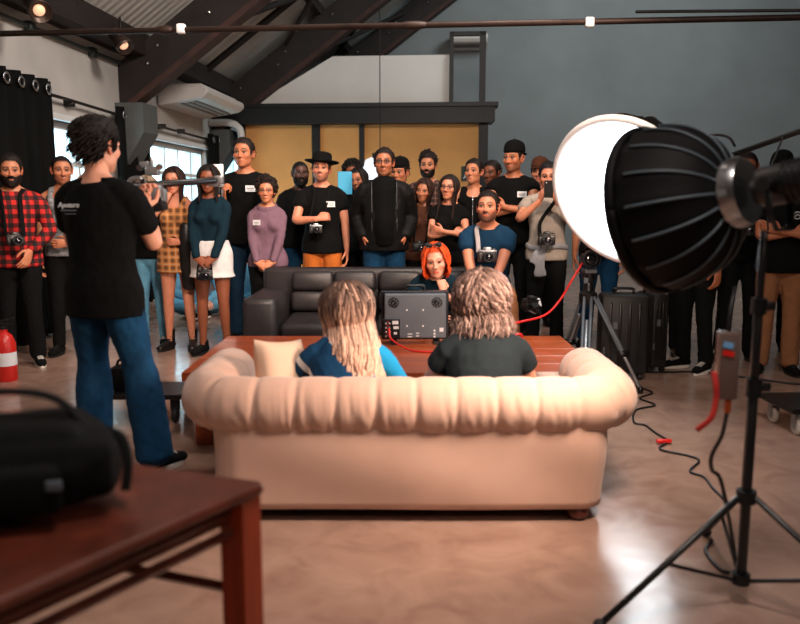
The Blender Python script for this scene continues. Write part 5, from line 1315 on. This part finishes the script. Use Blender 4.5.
PP('operator', 97, 118, 3.8, 'camera operator in a black t-shirt and blue jeans seen from behind', yaw=166, head=(-12, 2, 0), skin=SK['fair'], hair='#17100e', hairstyle='messy', top=TEE(C_BLACK, .80), vox=.008, sleeve=.75, bw=1.06,
   a=((.11, -.24, 1.34), (.45, .3, -1), (.2, -.3, 1), None, 'grip'), b=((.06, -.26, 1.24), (1.0, .5, -.9), (.2, -.3, 1), None, 'grip'), bottom=('trousers', C_DENIM, .080), shoe=SNK,
   la=((-.16, -.04, .49), (-.23, -.02, .085), -18), lb=((.12, -.05, .49), (.15, -.06, .085), 14))
PP('blonde', 146, 176, 7.25, 'fair haired person in light blue jeans half hidden behind the stabiliser', fem=1, yaw=-5, skin=SK['fair'], hair='#8d7a66', hairstyle='bob', top=TEE(C_BLACK, .9), bottom=('trousers', C_LDENIM, .05), a=((.06, -.25, 1.36), (1, .1, -1), (-.7, .5, 0), (-.3, -.4, .9), 'grip'), b='down', shoe=SNK)
PP('plaid', 173, 166, 6.95, 'woman in an orange plaid dress with a hand at her mouth', fem=1, yaw=-4, head=(4, 3, 0), skin=SK['light'], hair='#241310', hairstyle='long', top=('dress', C_PLAID), dhem=.76, a='chin', b=((.09, -.16, 1.05), (1, .3, -.4), (0, 1, 0), (-1, -.1, .1), 'relax'), bottom=None, shoe=BOOT, lip='#a8322e')
PP('navy', 208, 164, 6.75, 'woman in a dark navy top and white skirt holding a camera low', fem=1, yaw=-3, head=(4, 2, 0), skin=SK['brown'], hair='#15100f', hairstyle='long', len=-.2, top=('long', C_TEAL, 1.0), a='clasp', b='clasp', bottom=('skirt', C_WHITE, .73, 1.07), shoe=BSHOE, seed=12)
PP('tall', 243, 137, 7.35, 'tall dark haired man in a black t-shirt with a name tag', yaw=-6, head=(0, -4, 0), skin=SK['tan'], hairstyle='short', top=TEE(C_BLACK), a=((.10, -.26, 1.24), (1, .3, -.9), (-.6, .5, 0), (-.1, -.4, .9), 'grip'), b='down', tagx=(.085, 1.33), bottom=('trousers', C_DENIM2))
PP('mauve', 266, 177, 7.0, 'curly haired woman in a mauve collared top and round glasses', fem=1, yaw=0, head=(3, 0, 0), skin=SK['olive'], hair='#1e1411', hairstyle='curly', top=('long', C_MAUVE, .86), collar=C_MAUVE, glasses='wire', a='clasp', b='clasp', tagx=(-.085, 1.31), tagoff=.006, bottom=('trousers', C_BLACK2, .05), bw=1.06)
PP('beard_back', 300, 160, 8.1, 'dark skinned bearded man standing behind the woman in mauve', yaw=8, head=(8, 0, 0), skin=SK['dark'], hair='#0b0908', hairstyle='buzz', beard=.010, top=TEE(C_BLACK), bottom=('trousers', C_DENIM))
PP('felt', 321, 152, 7.45, 'man in a wide brimmed black hat and rust coloured trousers', yaw=4, head=(-4, -6, 4), skin=SK['light'], hairstyle='short', stubble=.55, hat=('felt', C_BLACK), hatz=.037, top=TEE(C_BLACK, .84), a=((.03, -.24, 1.17), (1, .3, -.6), (0, .8, -.3), (-1, -.1, .25), 'fist'), b='down', tagx=(.085, 1.30), bottom=('trousers', C_RUST, .055))
PP('peek_back', 352, 161, 8.6, 'dark curly head rising behind the woman with the blue tablet', yaw=5, skin=SK['brown'], hair='#120d0b', hairstyle='curly', top=TEE(C_BLACK2))
PP('peek', 358, 167, 8.0, 'dark haired woman peeking out left of the man in the bomber jacket', fem=1, yaw=-10, head=(-8, 3, -6), skin=SK['tan'], hair='#120d0c', hairstyle='long', len=-.16, top=TEE(C_BLACK2), a=((.13, -.28, 1.38), (1, .2, -.8), (-.6, .6, 0), (-.1, -.2, 1), 'grip'), b='down')
PP('bomber', 384, 147, 7.2, 'man in a black bomber jacket and glasses with hands in his pockets', yaw=2, head=(-6, -4, 0), skin=SK['tan'], hairstyle='short', stubble=.3, top=('jacket', C_JACKET, .86), inner=C_BLACK, glasses=1, belly=.035, bw=1.09, a='pocket', b='pocket', bottom=('trousers', C_DENIM))
PP('behind_bomber', 400, 157, 8.1, 'man in a dark cap mostly hidden behind the bomber jacket shoulder', yaw=-15, head=(-10, 2, 0), skin=SK['tan'], hairstyle='short', hat=('cap', C_BLACK), brim=170, hatz=.036, top=TEE(C_BLACK2))
PP('beard_plaid', 428, 152, 8.6, 'bearded man in a dark plaid shirt at the back by the ochre wall', yaw=-4, head=(-5, 0, 0), skin=SK['olive'], hairstyle='quiff', beard=.008, stubble=.7, top=('long', C_PLAID2))
PP('long_hair', 424, 178, 7.65, 'woman with long brown hair leaning in front of the bearded plaid man', fem=1, yaw=-8, head=(-10, 4, 8), skin=SK['tan'], hair='#2e1c16', hairstyle='wavy', top=('long', C_BROWN))
PP('glasses_w', 449, 174, 7.1, 'woman with glasses and long dark hair in a black top', fem=1, yaw=-6, head=(-12, -4, 4), skin=SK['light'], hair='#1c1311', hairstyle='long', glasses=1, top=TEE(C_BLACK), sleeve=.5, a='cross', b='cross2', seed=40)
PP('zip', 474, 158, 7.85, 'young man in a black zipped vest looking up to the left', yaw=-8, head=(-20, -6, 0), skin=SK['olive'], hairstyle='short', top=('tank', C_BLACK), strapw=.045, bottom=('trousers', C_BLACK2))
PP('dark_back', 492, 160, 8.3, 'person in shadow between the vest wearer and the man in the cap', yaw=-20, head=(-15, 0, 0), skin=SK['brown'], hairstyle='short', top=TEE(C_BLACK))
PP('cap', 514, 140, 7.5, 'tall man in a backwards black cap with folded arms and name tag', yaw=-14, head=(-22, 0, 0), skin=SK['tan'], hairstyle='buzz', stubble=.5, hat=('cap', C_BLACK, .02), brim=165, hatz=.04, top=TEE(C_BLACK), sleeve=.4, a='cross', b='cross2', tagx=(.09, 1.31), bottom=('trousers', C_BLACK2))
PP('cap_back', 540, 157, 8.4, 'man in a brown brimmed cap looking out behind the phone photographer', yaw=-12, head=(-10, 0, 0), skin=SK['light'], hairstyle='short', hat=('cap', C_BROWN), brim=-10, hatz=.035, top=TEE(C_BLACK2))
PP('phone', 549, 161, 6.9, 'person in a beige t-shirt photographing with a phone beside the white softbox', yaw=-10, head=(-2, 6, 0), skin=SK['light'], hair='#161416', hairstyle='short', top=TEE(C_BEIGE), a='phone', b='phone', bottom=('trousers', C_BLACK2))
PP('behind_light', 603, 160, 7.1, 'person in blue jeans standing hidden behind the white softbox', yaw=-15, skin=SK['tan'], top=TEE(C_BLACK2), bottom=('trousers', C_DENIM, .06))
# -- right side
PP('boots_r', 671, 158, 6.7, 'person in black trousers and boots behind the foreground softbox', yaw=-20, skin=SK['tan'], top=('long', C_BLACK2), bottom=('trousers', C_BLACK2, .05), shoe=BOOT)
PP('converse', 702, 157, 6.1, 'person in black trousers and white soled sneakers behind the foreground softbox', yaw=-60, skin=SK['tan'], top=TEE(C_BLACK2), bottom=('trousers', C_BLACK2, .05), shoe=SNK)
PP('glasses_r', 748, 150, 6.5, 'man with glasses and cropped hair just right of the foreground softbox', yaw=-18, head=(-6, 10, 0), skin=SK['brown'], hairstyle='buzz', glasses=1, top=TEE(C_BLACK), a='camera', b='camera', bottom=('trousers', C_BLACK2))
PP('beanie', 783, 149, 6.9, 'man in a dark beanie at the right edge behind another man', yaw=-20, head=(-4, 4, 0), skin=SK['brown'], hairstyle='buzz', hat=('beanie', C_BLACK2), hatz=.036, top=TEE(C_BLACK))
PP('arms_r', 789, 160, 6.0, 'man with folded arms in a black t-shirt and tan trousers', yaw=-20, head=(-14, 4, 0), skin=SK['tan'], hairstyle='short', top=TEE(C_BLACK, .85), a='cross', b='cross2', bottom=('trousers', C_KHAKI, .06), shoe=BSHOE, bw=1.06)
# -- sitting
PP('seated', 488, 190, 6.2, 'seated man in a petrol blue t-shirt with a vintage camera on his chest', yaw=-8, head=(-8, -8, 0), H=1.76, lean=16, skin=SK['light'], hairstyle='short', stubble=.8, top=TEE(C_BLUE, .92), bw=1.05,
   a=((.04, -.40, .93), (1, .2, -.5), (0, 0, 1), (-.5, -.8, -.1), 'relax'), b=((.0, -.40, .93), (1, .2, -.5), (0, 0, 1), (-.6, -.8, -.1), 'relax'), armrel=1, bottom=('trousers', C_KHAKI, .06),
   la=((-.14, -.42, .62), (-.16, -.40, .12), -10), lb=((.17, -.42, .62), (.22, -.38, .12), 14))
PP('redhead', 436, 243, 5.8, 'red haired woman resting her chin on her hand behind the monitor', fem=1, yaw=-2, head=(-4, 4, -6), H=1.66, lean=32, skin=SK['fair'], hair='#c8481a', brow='#8a4a30', hairstyle='bob', locks=280, lockw=.008, top=TEE(C_TEAL, .92), lip='#c01818', hs=1.08,
   a=((.04, -.66, 1.10), (1.0, -.1, -.5), (0, 1, -.2), (-1, -.1, -.1), 'relax'), b=((.055, -.50, 1.285), (.6, -.3, -1), (-.2, .75, .5), (-.15, .2, .97), 'fist'), bottom=('trousers', C_BLACK2, .05),
   la=((-.12, -.42, .50), (-.12, -.36, .10), -5), lb=((.12, -.42, .50), (.12, -.36, .10), 5))
PP('blonde_sofa', 347, 279, 3.66, 'person with long dark rooted blonde hair sitting on the beige sofa', fem=1, yaw=180, head=(8, 8, 6), H=1.66, lean=28, skin=SK['fair'], hair='#3a2a24', tip='#d9b09a', hairstyle='wavy', locks=720, lockw=.0068, ombre=.36, streaks=.2, len=-.47, backout=.085, hs=1.15, vol=.02, shade=(.8, 1.2), top=('long', C_SPORT, .92), bw=1.12, vox=.008, hatz=.03,
   a=((.20, -.50, .99), (1, .2, -.5), (0, 0, -1), (0, -1, -.1), 'relax'), b=((.20, -.50, .99), (1, .2, -.5), (0, 0, -1), (0, -1, -.1), 'relax'), bottom=('trousers', C_BLACK2, .05),
   la=((-.12, -.46, .52), (-.12, -.42, .12), -5), lb=((.12, -.46, .52), (.12, -.42, .12), 5), seed=77)
PP('curly_sofa', 482, 265, 3.66, 'person with curly light brown hair and dark top on the beige sofa', fem=1, yaw=182, head=(-3, 6, 3), H=1.72, lean=22, skin=SK['fair'], hair='#4a3730', tip='#dcb9ab', hairstyle='curlybob', locks=640, lockw=.007, streaks=.6, ombre=1.2, vol=.016, len=-.155, shade=(.6, 1.25), backout=.03, hs=1.07, top=TEE(C_DGREEN, .92), bw=1.12, vox=.008, hatz=.05,
   a=((.20, -.50, .99), (1, .2, -.5), (0, 0, -1), (0, -1, -.1), 'relax'), b=((.20, -.50, .99), (1, .2, -.5), (0, 0, -1), (0, -1, -.1), 'relax'), bottom=('trousers', C_BLACK2, .05),
   la=((-.12, -.46, .52), (-.12, -.42, .12), -5), lb=((.12, -.46, .52), (.12, -.42, .12), 5), seed=91)
for kk, px, lab in (('floor_a', 196, 'person in blue sitting on the floor seen past the bare legs'), ('floor_b', 243, 'person in blue sitting on the floor left of the leather sofa')):
    PP(kk, px, 240, 9.0 if kk == 'floor_a' else 9.5, lab, yaw=20 if kk == 'floor_a' else -20, head=(0, 6, 0), H=1.7, lean=12, skin=SK['fair'], hairstyle='messy', top=('long', C_LDENIM, .92), bottom=('trousers', C_LDENIM, .06), shoe=SNK,
       a=((.10, -.34, 1.02), (1, .2, -.5), (0, 0, -1), (0, -1, -.1), 'relax'), b=((.10, -.34, 1.02), (1, .2, -.5), (0, 0, -1), (0, -1, -.1), 'relax'),
       la=((-.36, -.30, .20), (.05, -.42, .10), -60), lb=((.36, -.30, .20), (-.05, -.30, .10), 60))
# writing on the operator's back
def text_mesh(txt, size, depth=.002):
    cu = bpy.data.curves.new('tmp_text', 'FONT'); cu.body = txt; cu.size = size; cu.extrude = depth; cu.align_x = 'CENTER'; cu.shear = .2
    o = bpy.data.objects.new('tmp_text', cu); COL.objects.link(o); dg = bpy.context.evaluated_depsgraph_get(); me = bpy.data.meshes.new_from_object(o.evaluated_get(dg)); bpy.data.objects.remove(o); return me
# ---------------------------------------------------------------- what the people hold and wear
op = PEOPLE['operator']; S_ = op['_S']
tee = [o for o in op['_root'].children if o.name.startswith('t_shirt')][0]
def back_y(x, z):
    n = len(tee.data.vertices); v = np.empty(n*3, np.float32); tee.data.vertices.foreach_get('co', v); v = v.reshape(-1, 3)
    d = np.hypot(v[:, 0]-x, v[:, 2]-z); k = np.where((d < .03) & (v[:, 1] > 0))[0]; return v[k, 1].max()
for ch, sx_, sz_, zz, m, nm in (('Aputure', .058, .034, 1.335, M_TAG, 'printed_logo'),):
    me = text_mesh(ch, sz_); x0 = .082*S_; y0 = back_y(x0, zz*S_)
    o = link(nm, me, tee); me.materials.append(M_TAG); o.location = (x0, y0+.004, zz*S_); o.rotation_euler = Matrix(((-1, 0, 0), (0, 0, 1), (0, 1, 0))).to_euler()
    q = MB(); q.box((x0, y0+.004, zz*S_-.014), (.085, .003, .005)); q.box((x0-.01, y0+.004, zz*S_-.030), (.06, .003, .003)); q.obj('printed_line', M_INK, tee, False)
# stabiliser rig in the operator's hands
ha = wp(op, op['_arms']['a'][3]+op['_arms']['a'][4]*.08); hb_ = wp(op, op['_arms']['b'][3]+op['_arms']['b'][4]*.08)
r0 = at(119, 187, 4.15); r1 = at(219, 180, 4.55); c0 = at(153, 184, 4.28)
rig = thing('camera_stabilizer', 'silver and black camera stabiliser held up by the camera operator', 'stabilizer', tuple(c0))
q = MB(); q.tube([r0-c0, r1-c0], .019, 12); q.obj('crossbar', M_BLACKPL, rig)
q = MB(); q.box((0, 0, .07), (.07, .05, .05), bev=.008); q.box((0, 0, -.05), (.10, .06, .09), bev=.01); q.box((-.04, 0, .105), (.05, .03, .03), bev=.006); q.box((.055, 0, -.06), (.03, .05, .07), bev=.006); q.tube([(0, 0, .05), (0, 0, .14)], .010, 8); q.obj('clamp', M_SILVER, rig, auto=40)
q = MB()
for p in ((-.055, -.03, .085), (.05, -.03, .09), (-.05, -.035, -.08), (.045, -.035, -.085), (.0, -.035, -.02)): q.lathe([(0, 0), (.016, 0), (.016, .02), (0, .02)], 14, M4(RX(PI/2), p))
q.obj('knob', M_CHROME, rig, auto=40)
q = MB(); q.tube(spl([(-.06, 0, .03), (-.12, 0, .02), (-.15, 0, -.05), (-.15, 0, -.12)], 16), .014, 8); q.obj('grip_arm', M_SILVER, rig)
q = MB(); q.box((-.03, .0, -.135), (.19, .10, .05), RY(-.22), bev=.008); q.obj('control_unit', M_BLACKPL, rig, auto=40)
q = MB(); e = r1-c0; q.box(e, (.05, .05, .05), bev=.008); q.box(e+(-.03, 0, -.03), (.06, .04, .012)); q.obj('end_bracket', M_SILVER, rig, auto=40)
for h in (ha, hb_):
    q = MB(); a = h-c0; t_ = np.array([a[0], a[1]*.6, .0]) if h is ha else (r0-c0)
    q.tube([a-(0, 0, .05), a+(0, 0, .06), np.array([a[0]*.5, a[1]*.5, -.08])], [.016, .016, .011], 10); q.obj('handle', M_BLACKPL, rig)
# LED panel held by the tall man
tm = PEOPLE['tall']; h = wp(tm, tm['_arms']['a'][3]+tm['_arms']['a'][4]*.09)
led = thing('led_panel', 'small lit lamp panel held up by the tall man', 'lamp', tuple(h+(-.03, -.05, .06)), .25)
q = MB(); q.box((0, 0, .06), (.095, .03, .20), bev=.006); q.obj('housing', M_SILVER, led, auto=40)
q = MB(); q.box((0, -.016, .07), (.07, .004, .15)); q.obj('light_panel', mat('warm_panel', '#f2d8c6', .5, emit=('#ffdcc4', .8)), led, False)
q = MB(); q.tube([(0, 0, -.04), (0, 0, -.12)], .014, 10); q.obj('grip', M_BLACKPL, led)
# cameras
def neck(c, end_l, end_r):
    X = c['_X']; N = [X((-.07, -.10, 1.40)), X((-.085, -.02, 1.47)), X((-.05, .06, 1.475)), X((.05, .06, 1.475)), X((.085, -.02, 1.47)), X((.07, -.10, 1.40))]
    return [end_l]+[wp(c, p) for p in N]+[end_r]
def onbody(c, x, y, z): return wp(c, c['_X']((x, y, z)))
c = PEOPLE['check']; l = onbody(c, .03, -.22, 1.07); dslr('black camera hanging on the chest of the man in the check shirt', tuple(l), math.radians(c['yaw']+15), strap=neck(c, l+(-.07, 0, .03), l+(.07, 0, .03)), sw=.016)
c = PEOPLE['navy']; l = wp(c, np.array([.0, -.235, .77])); dslr('black camera dangling from the hands of the woman in the white skirt', tuple(l), .2, strap=[l+(-.06, 0, .03), l+(-.05, .01, .09), wp(c, (-.0, -.235, .86)), l+(.05, .01, .09), l+(.06, 0, .03)], sw=.008)
c = PEOPLE['felt']; l = onbody(c, -.05, -.235, 1.075); dslr('small camera hanging below the fist of the man in the hat', tuple(l), .1, k=.85, silver=True, strap=neck(c, l+(-.06, 0, .03), l+(.06, 0, .03)), sw=.010)
c = PEOPLE['long_hair']; l = onbody(c, -.02, -.23, 1.02); dslr('black camera on the long brown haired woman between the jacket and the redhead', tuple(l), 0.1, strap=neck(c, l+(-.06, 0, .03), l+(.06, 0, .03)), sw=.010)
c = PEOPLE['seated']; l = onbody(c, .005, -.225, 1.30); dslr('silver vintage camera on the chest of the seated man in blue', tuple(l), math.radians(-4), silver=True, k=1.1, strap=[l+(-.07, 0, .03), onbody(c, -.07, -.155, 1.38), onbody(c, -.085, -.06, 1.465), onbody(c, -.06, .06, 1.475)], sm=mat('grey_webbing', '#a9a4a6', .8, var=.1), sw=.020)
l = at(530, 304, 5.66); dslr('black and white camera hanging beside the knee of the seated man', tuple(l), .5, pitch=.3, strap=[l+(.06, 0, .04), l+(.075, 0, -.02), l+(.05, .0, -.06), l+(.02, 0, -.055), l+(-.02, .0, -.03)], sm=M_TAG, sw=.012, k=1.0)
c = PEOPLE['phone']; l = onbody(c, -.005, -.225, 1.06); dslr('black camera slung across the beige t-shirt of the phone photographer', tuple(l), math.radians(-10), k=1.1, strap=[l+(-.06, 0, .03), onbody(c, -.06, -.15, 1.22), onbody(c, .06, -.13, 1.40), onbody(c, .09, -.01, 1.475), onbody(c, .05, .12, 1.38)], sw=.016)
c = PEOPLE['glasses_r']; l = wp(c, (.0, -.36, 1.12)); dslr('dark camera held by the man with glasses at the right', tuple(l), math.radians(-18))
# phones, tablet, tied shirt, jacket
c = PEOPLE['phone']; l = wp(c, (0, -.37, 1.505)); ph = thing('smartphone', 'black smartphone held up by the person in beige', 'phone', tuple(l), math.radians(-10))
q = MB(); q.box((0, 0, 0), (.075, .010, .145), bev=.004); q.obj('case', M_BLACKPL, ph, False)
q = MB(); q.lathe([(0, 0), (.008, 0), (.008, .003), (0, .003)], 12, M4(RX(PI/2), (-.02, -.005, .05))); q.obj('camera_lens', M_CHROME, ph)
q = MB(); q.box((0, .0055, 0), (.068, .002, .135)); q.obj('screen', M_GLASSY, ph, False)
c = PEOPLE['seated']; l = (wp(c, c['_arms']['a'][3]+c['_arms']['a'][4]*.09)+wp(c, c['_arms']['b'][3]+c['_arms']['b'][4]*.09))/2; ph = thing('smartphone', 'dark smartphone in the hands of the seated man in blue', 'phone', tuple(l+(0, -.02, .025)), .2); ph.rotation_euler = (-1.2, 0, .5)
q = MB(); q.box((0, 0, 0), (.072, .010, .14), bev=.004); q.obj('case', M_BLACKPL, ph, False)
q = MB(); q.box((0, .0055, 0), (.066, .002, .13)); q.obj('screen', M_GLASSY, ph, False)
c = PEOPLE['peek']; l = wp(c, c['_arms']['a'][3]+c['_arms']['a'][4]*.12); ph = thing('tablet', 'bright blue cased tablet raised beside the black hat', 'tablet', tuple(at(345, 183, l[1]-.05)), 0)
q = MB(); q.box((0, 0, 0), (.14, .016, .22), bev=.006); q.obj('case', mat('cyan_case', '#3aa4cf', .5, var=.05), ph, False)
q = MB(); q.box((0, .009, 0), (.125, .003, .20)); q.obj('screen', M_GLASSY, ph, False)
c = PEOPLE['phone']; k = c['_S']
q = MB(); 
q.tube([c['_X']((.185*math.sin(a), -.15*math.cos(a), .985+.012*math.sin(a*3))) for a in np.linspace(0, 2*PI, 33)], [(.028, .014)]*33, 8, side=(0, 0, 1))
q.tube(spl([(-.03, -.17, .985), (-.05, -.19, .90), (-.06, -.18, .80), (-.05, -.17, .72)], 14), [(.03+.035*t, .012) for t in np.linspace(0, 1, 14)], 10, side=(1, 0, 0)); q.tube(spl([(-.03, -.17, .985), (-.09, -.18, .92), (-.12, -.17, .84)], 12), [(.03+.02*t, .012) for t in np.linspace(0, 1, 12)], 10, side=(1, 0, 0)); q.ball((-.03, -.175, .985), (.04, .03, .035))
v, n_, f = remesh(q, .010, 4); g = MB(); g.add(v+n_*(.006*sines(v, 8, 9))[:, None], f); g.obj('tied_shirt', C_GREY, c['_root'], scale=k)
c = PEOPLE['plaid']; k = c['_S']
q = MB(); q.tube(spl([(.13, -.12, 1.22), (.15, -.15, 1.05), (.15, -.12, .85), (.15, -.10, .62)], 20), [(.05+.04*math.sin(t*2.2), .03+.02*t) for t in np.linspace(0, 1, 20)], 14, side=(1, 0, 0))
v, n_, f = remesh(q, .011, 4); g = MB(); g.add(v+n_*(.010*sines(v, 5, 6, aniso=(1, 1, .2)))[:, None], f); o = g.obj('draped_jacket', C_LEATHER, None, scale=k)
o.location = (*c['pos'], 0); o.rotation_euler = (0, 0, math.radians(c['yaw'])); tag(o, 'black leather jacket draped over the arm of the woman in plaid', 'jacket')
# patches and stripes, straps, small worn details
c = PEOPLE['redhead']; q = MB(); g = MB()
for s_ in (-1, 1): q.tube(spl([(s_*.034+.024*math.cos(a), -.055+.012*math.sin(a)-.012*abs(math.cos(a)), .125+.013*math.sin(a)) for a in np.linspace(0, 2*PI, 13)], 24), .004, 6); q.ball((s_*.034, -.055, .125), (.02, .01, .012))
q.tube([(-.012, -.06, .13), (.012, -.06, .13)], .004, 6); g.join(q, M4(c['_HR'], c['_hc'])); g.obj('sunglasses', M_BLACKPL, c['_root'], scale=c['_S'])
c = PEOPLE['tanktop']; X = c['_X']; q = MB(); P = spl([X((.09, -.14, 1.10)), X((.10, -.15, 1.28)), X((.105, -.09, 1.42)), X((.10, .0, 1.49)), X((.1, .10, 1.42)), X((.09, .15, 1.2))], 30); q.tube(P, [(.03, .006)]*30, 8, side=(1, 0, 0)); q.obj('shoulder_strap', C_BLACK2, c['_root'], scale=c['_S'])
c = PEOPLE['zip']; X = c['_X']; q = MB(); q.tube([X((0, -.135, z)) for z in np.linspace(.95, 1.38, 8)], .006, 6); q.obj('zip', M_CHROME, c['_root'], scale=c['_S'])
c = PEOPLE['arms_r']; X = c['_X']; q = MB(); a = np.linspace(0, 2*PI, 25); q.tube([X((.075+.028*math.cos(t), -.148, 1.32+.028*math.sin(t))) for t in a], .003, 6); q.tube([X((.058, -.149, 1.31)), X((.075, -.150, 1.33)), X((.092, -.149, 1.315))], .003, 6); q.obj('chest_emblem', M_TAG, c['_root'], scale=c['_S'])
# colour blocks of the sports top on the sofa
c = PEOPLE['blonde_sofa']; top = [o for o in c['_root'].children if o.name.startswith('long_sleeved_top')][0]
# ================================================================ daylight, added fill lights, camera
w = bpy.data.worlds.new('World'); SC.world = w; w.use_nodes = True
bgn = w.node_tree.nodes['Background']; bgn.inputs[0].default_value = (*lin('#c2e4f2'), 1); bgn.inputs[1].default_value = 8.0
def area(name, loc, target, energy, size, col, sy=None):
    l = bpy.data.lights.new(name, 'AREA'); l.energy = energy; l.size = size; l.color = lin(col)
    if sy: l.shape = 'RECTANGLE'; l.size_y = sy
    o = bpy.data.objects.new(name, l); COL.objects.link(o); o.location = tuple(loc)
    o.rotation_euler = (Vector(target)-Vector(loc)).to_track_quat('-Z', 'Y').to_euler(); return o
area('overhead_fill', (.6, 1.2, 4.6), (.4, 3.6, .3), 108, .9, '#fff0e8')  # unseen area light added overhead to brighten the beige sofa
area('overhead_fill', (2.2, -1.5, 4.2), (.2, 5.5, 1.2), 42, 1.2, '#ffe3d2')  # unseen fill added behind the camera
def spot(name, loc, target, energy, ang, col):
    l = bpy.data.lights.new(name, 'SPOT'); l.energy = energy; l.spot_size = math.radians(ang); l.spot_blend = .6; l.shadow_soft_size = .22; l.color = lin(col)
    o = bpy.data.objects.new(name, l); COL.objects.link(o); o.location = loc; o.rotation_euler = (Vector(target)-Vector(loc)).to_track_quat('-Z', 'Y').to_euler(); return o
spot('crowd_fill_spot', (1.9, 3.0, 3.4), (.1, 7.3, 1.25), 800, 44, '#ffd9bf')  # added spot without a fixture, brightens the middle of the crowd
spot('crowd_fill_spot', (-.4, 2.8, 3.4), (-2.0, 7.0, 1.1), 600, 46, '#ffdcc6')  # second added spot, for the left of the crowd
area('overhead_fill', (.6, 5.2, 4.4), (-4.0, 10.0, 2.4), 170, .8, '#fff0e6')  # area light added to brighten the left wall
area('back_wall_fill', (4.0, 11.0, 6.6), (3.0, 15.0, 2.5), 270, 2.0, '#e4eced')  # added fill for the back wall; the roof has no opening here
cam = bpy.data.cameras.new('camera'); co = bpy.data.objects.new('camera', cam); COL.objects.link(co); SC.camera = co
cam.sensor_width = 36; cam.lens = F*36/800; co.location = (0, 0, CAMZ); co.rotation_euler = (PI/2-PITCH, 0, 0)
cam.dof.use_dof = True; cam.dof.focus_distance = 6.9; cam.dof.aperture_fstop = 2.0; cam.clip_start = .05
vs = SC.view_settings; vs.view_transform = 'Standard'; vs.look = 'None'; vs.gamma = 1; vs.use_curve_mapping = False; vs.exposure = 0.0
SC.cycles.max_bounces = 8; SC.cycles.diffuse_bounces = 4; SC.cycles.use_denoising = True
# look-alike things share a group phrase
SEATED = {'seated', 'redhead', 'blonde_sofa', 'curly_sofa', 'floor_a', 'floor_b', 'operator'}
for k_, c_ in PEOPLE.items():
    if k_ not in SEATED: c_['_root']['group'] = 'onlookers standing in the studio'
GR = {'curtain': 'black curtains on the left wall', 'roof_truss': 'dark timber roof trusses', 'floodlight': 'floodlights under the roof', 'tape_tag': 'white tags on the tie rod',
      'suitcase': 'black hard cases', 'camera': 'still cameras carried by the onlookers', 'smartphone': 'smartphones in hands', 'softbox': 'round softboxes', 'video_cable': 'red video cables',
      'floor_cable': 'black cables on the floor', 'equipment_dolly': 'low black equipment dollies', 'studio_lamp': 'lamp heads behind the softboxes', 'air_conditioner': 'white air conditioners', 'boom_cable': 'black cables on the boom arm'}
for o in list(SC.objects):
    b = o.name.split('.')[0]
    if o.parent is None and b in GR and o.type != 'CAMERA': o['group'] = GR[b]
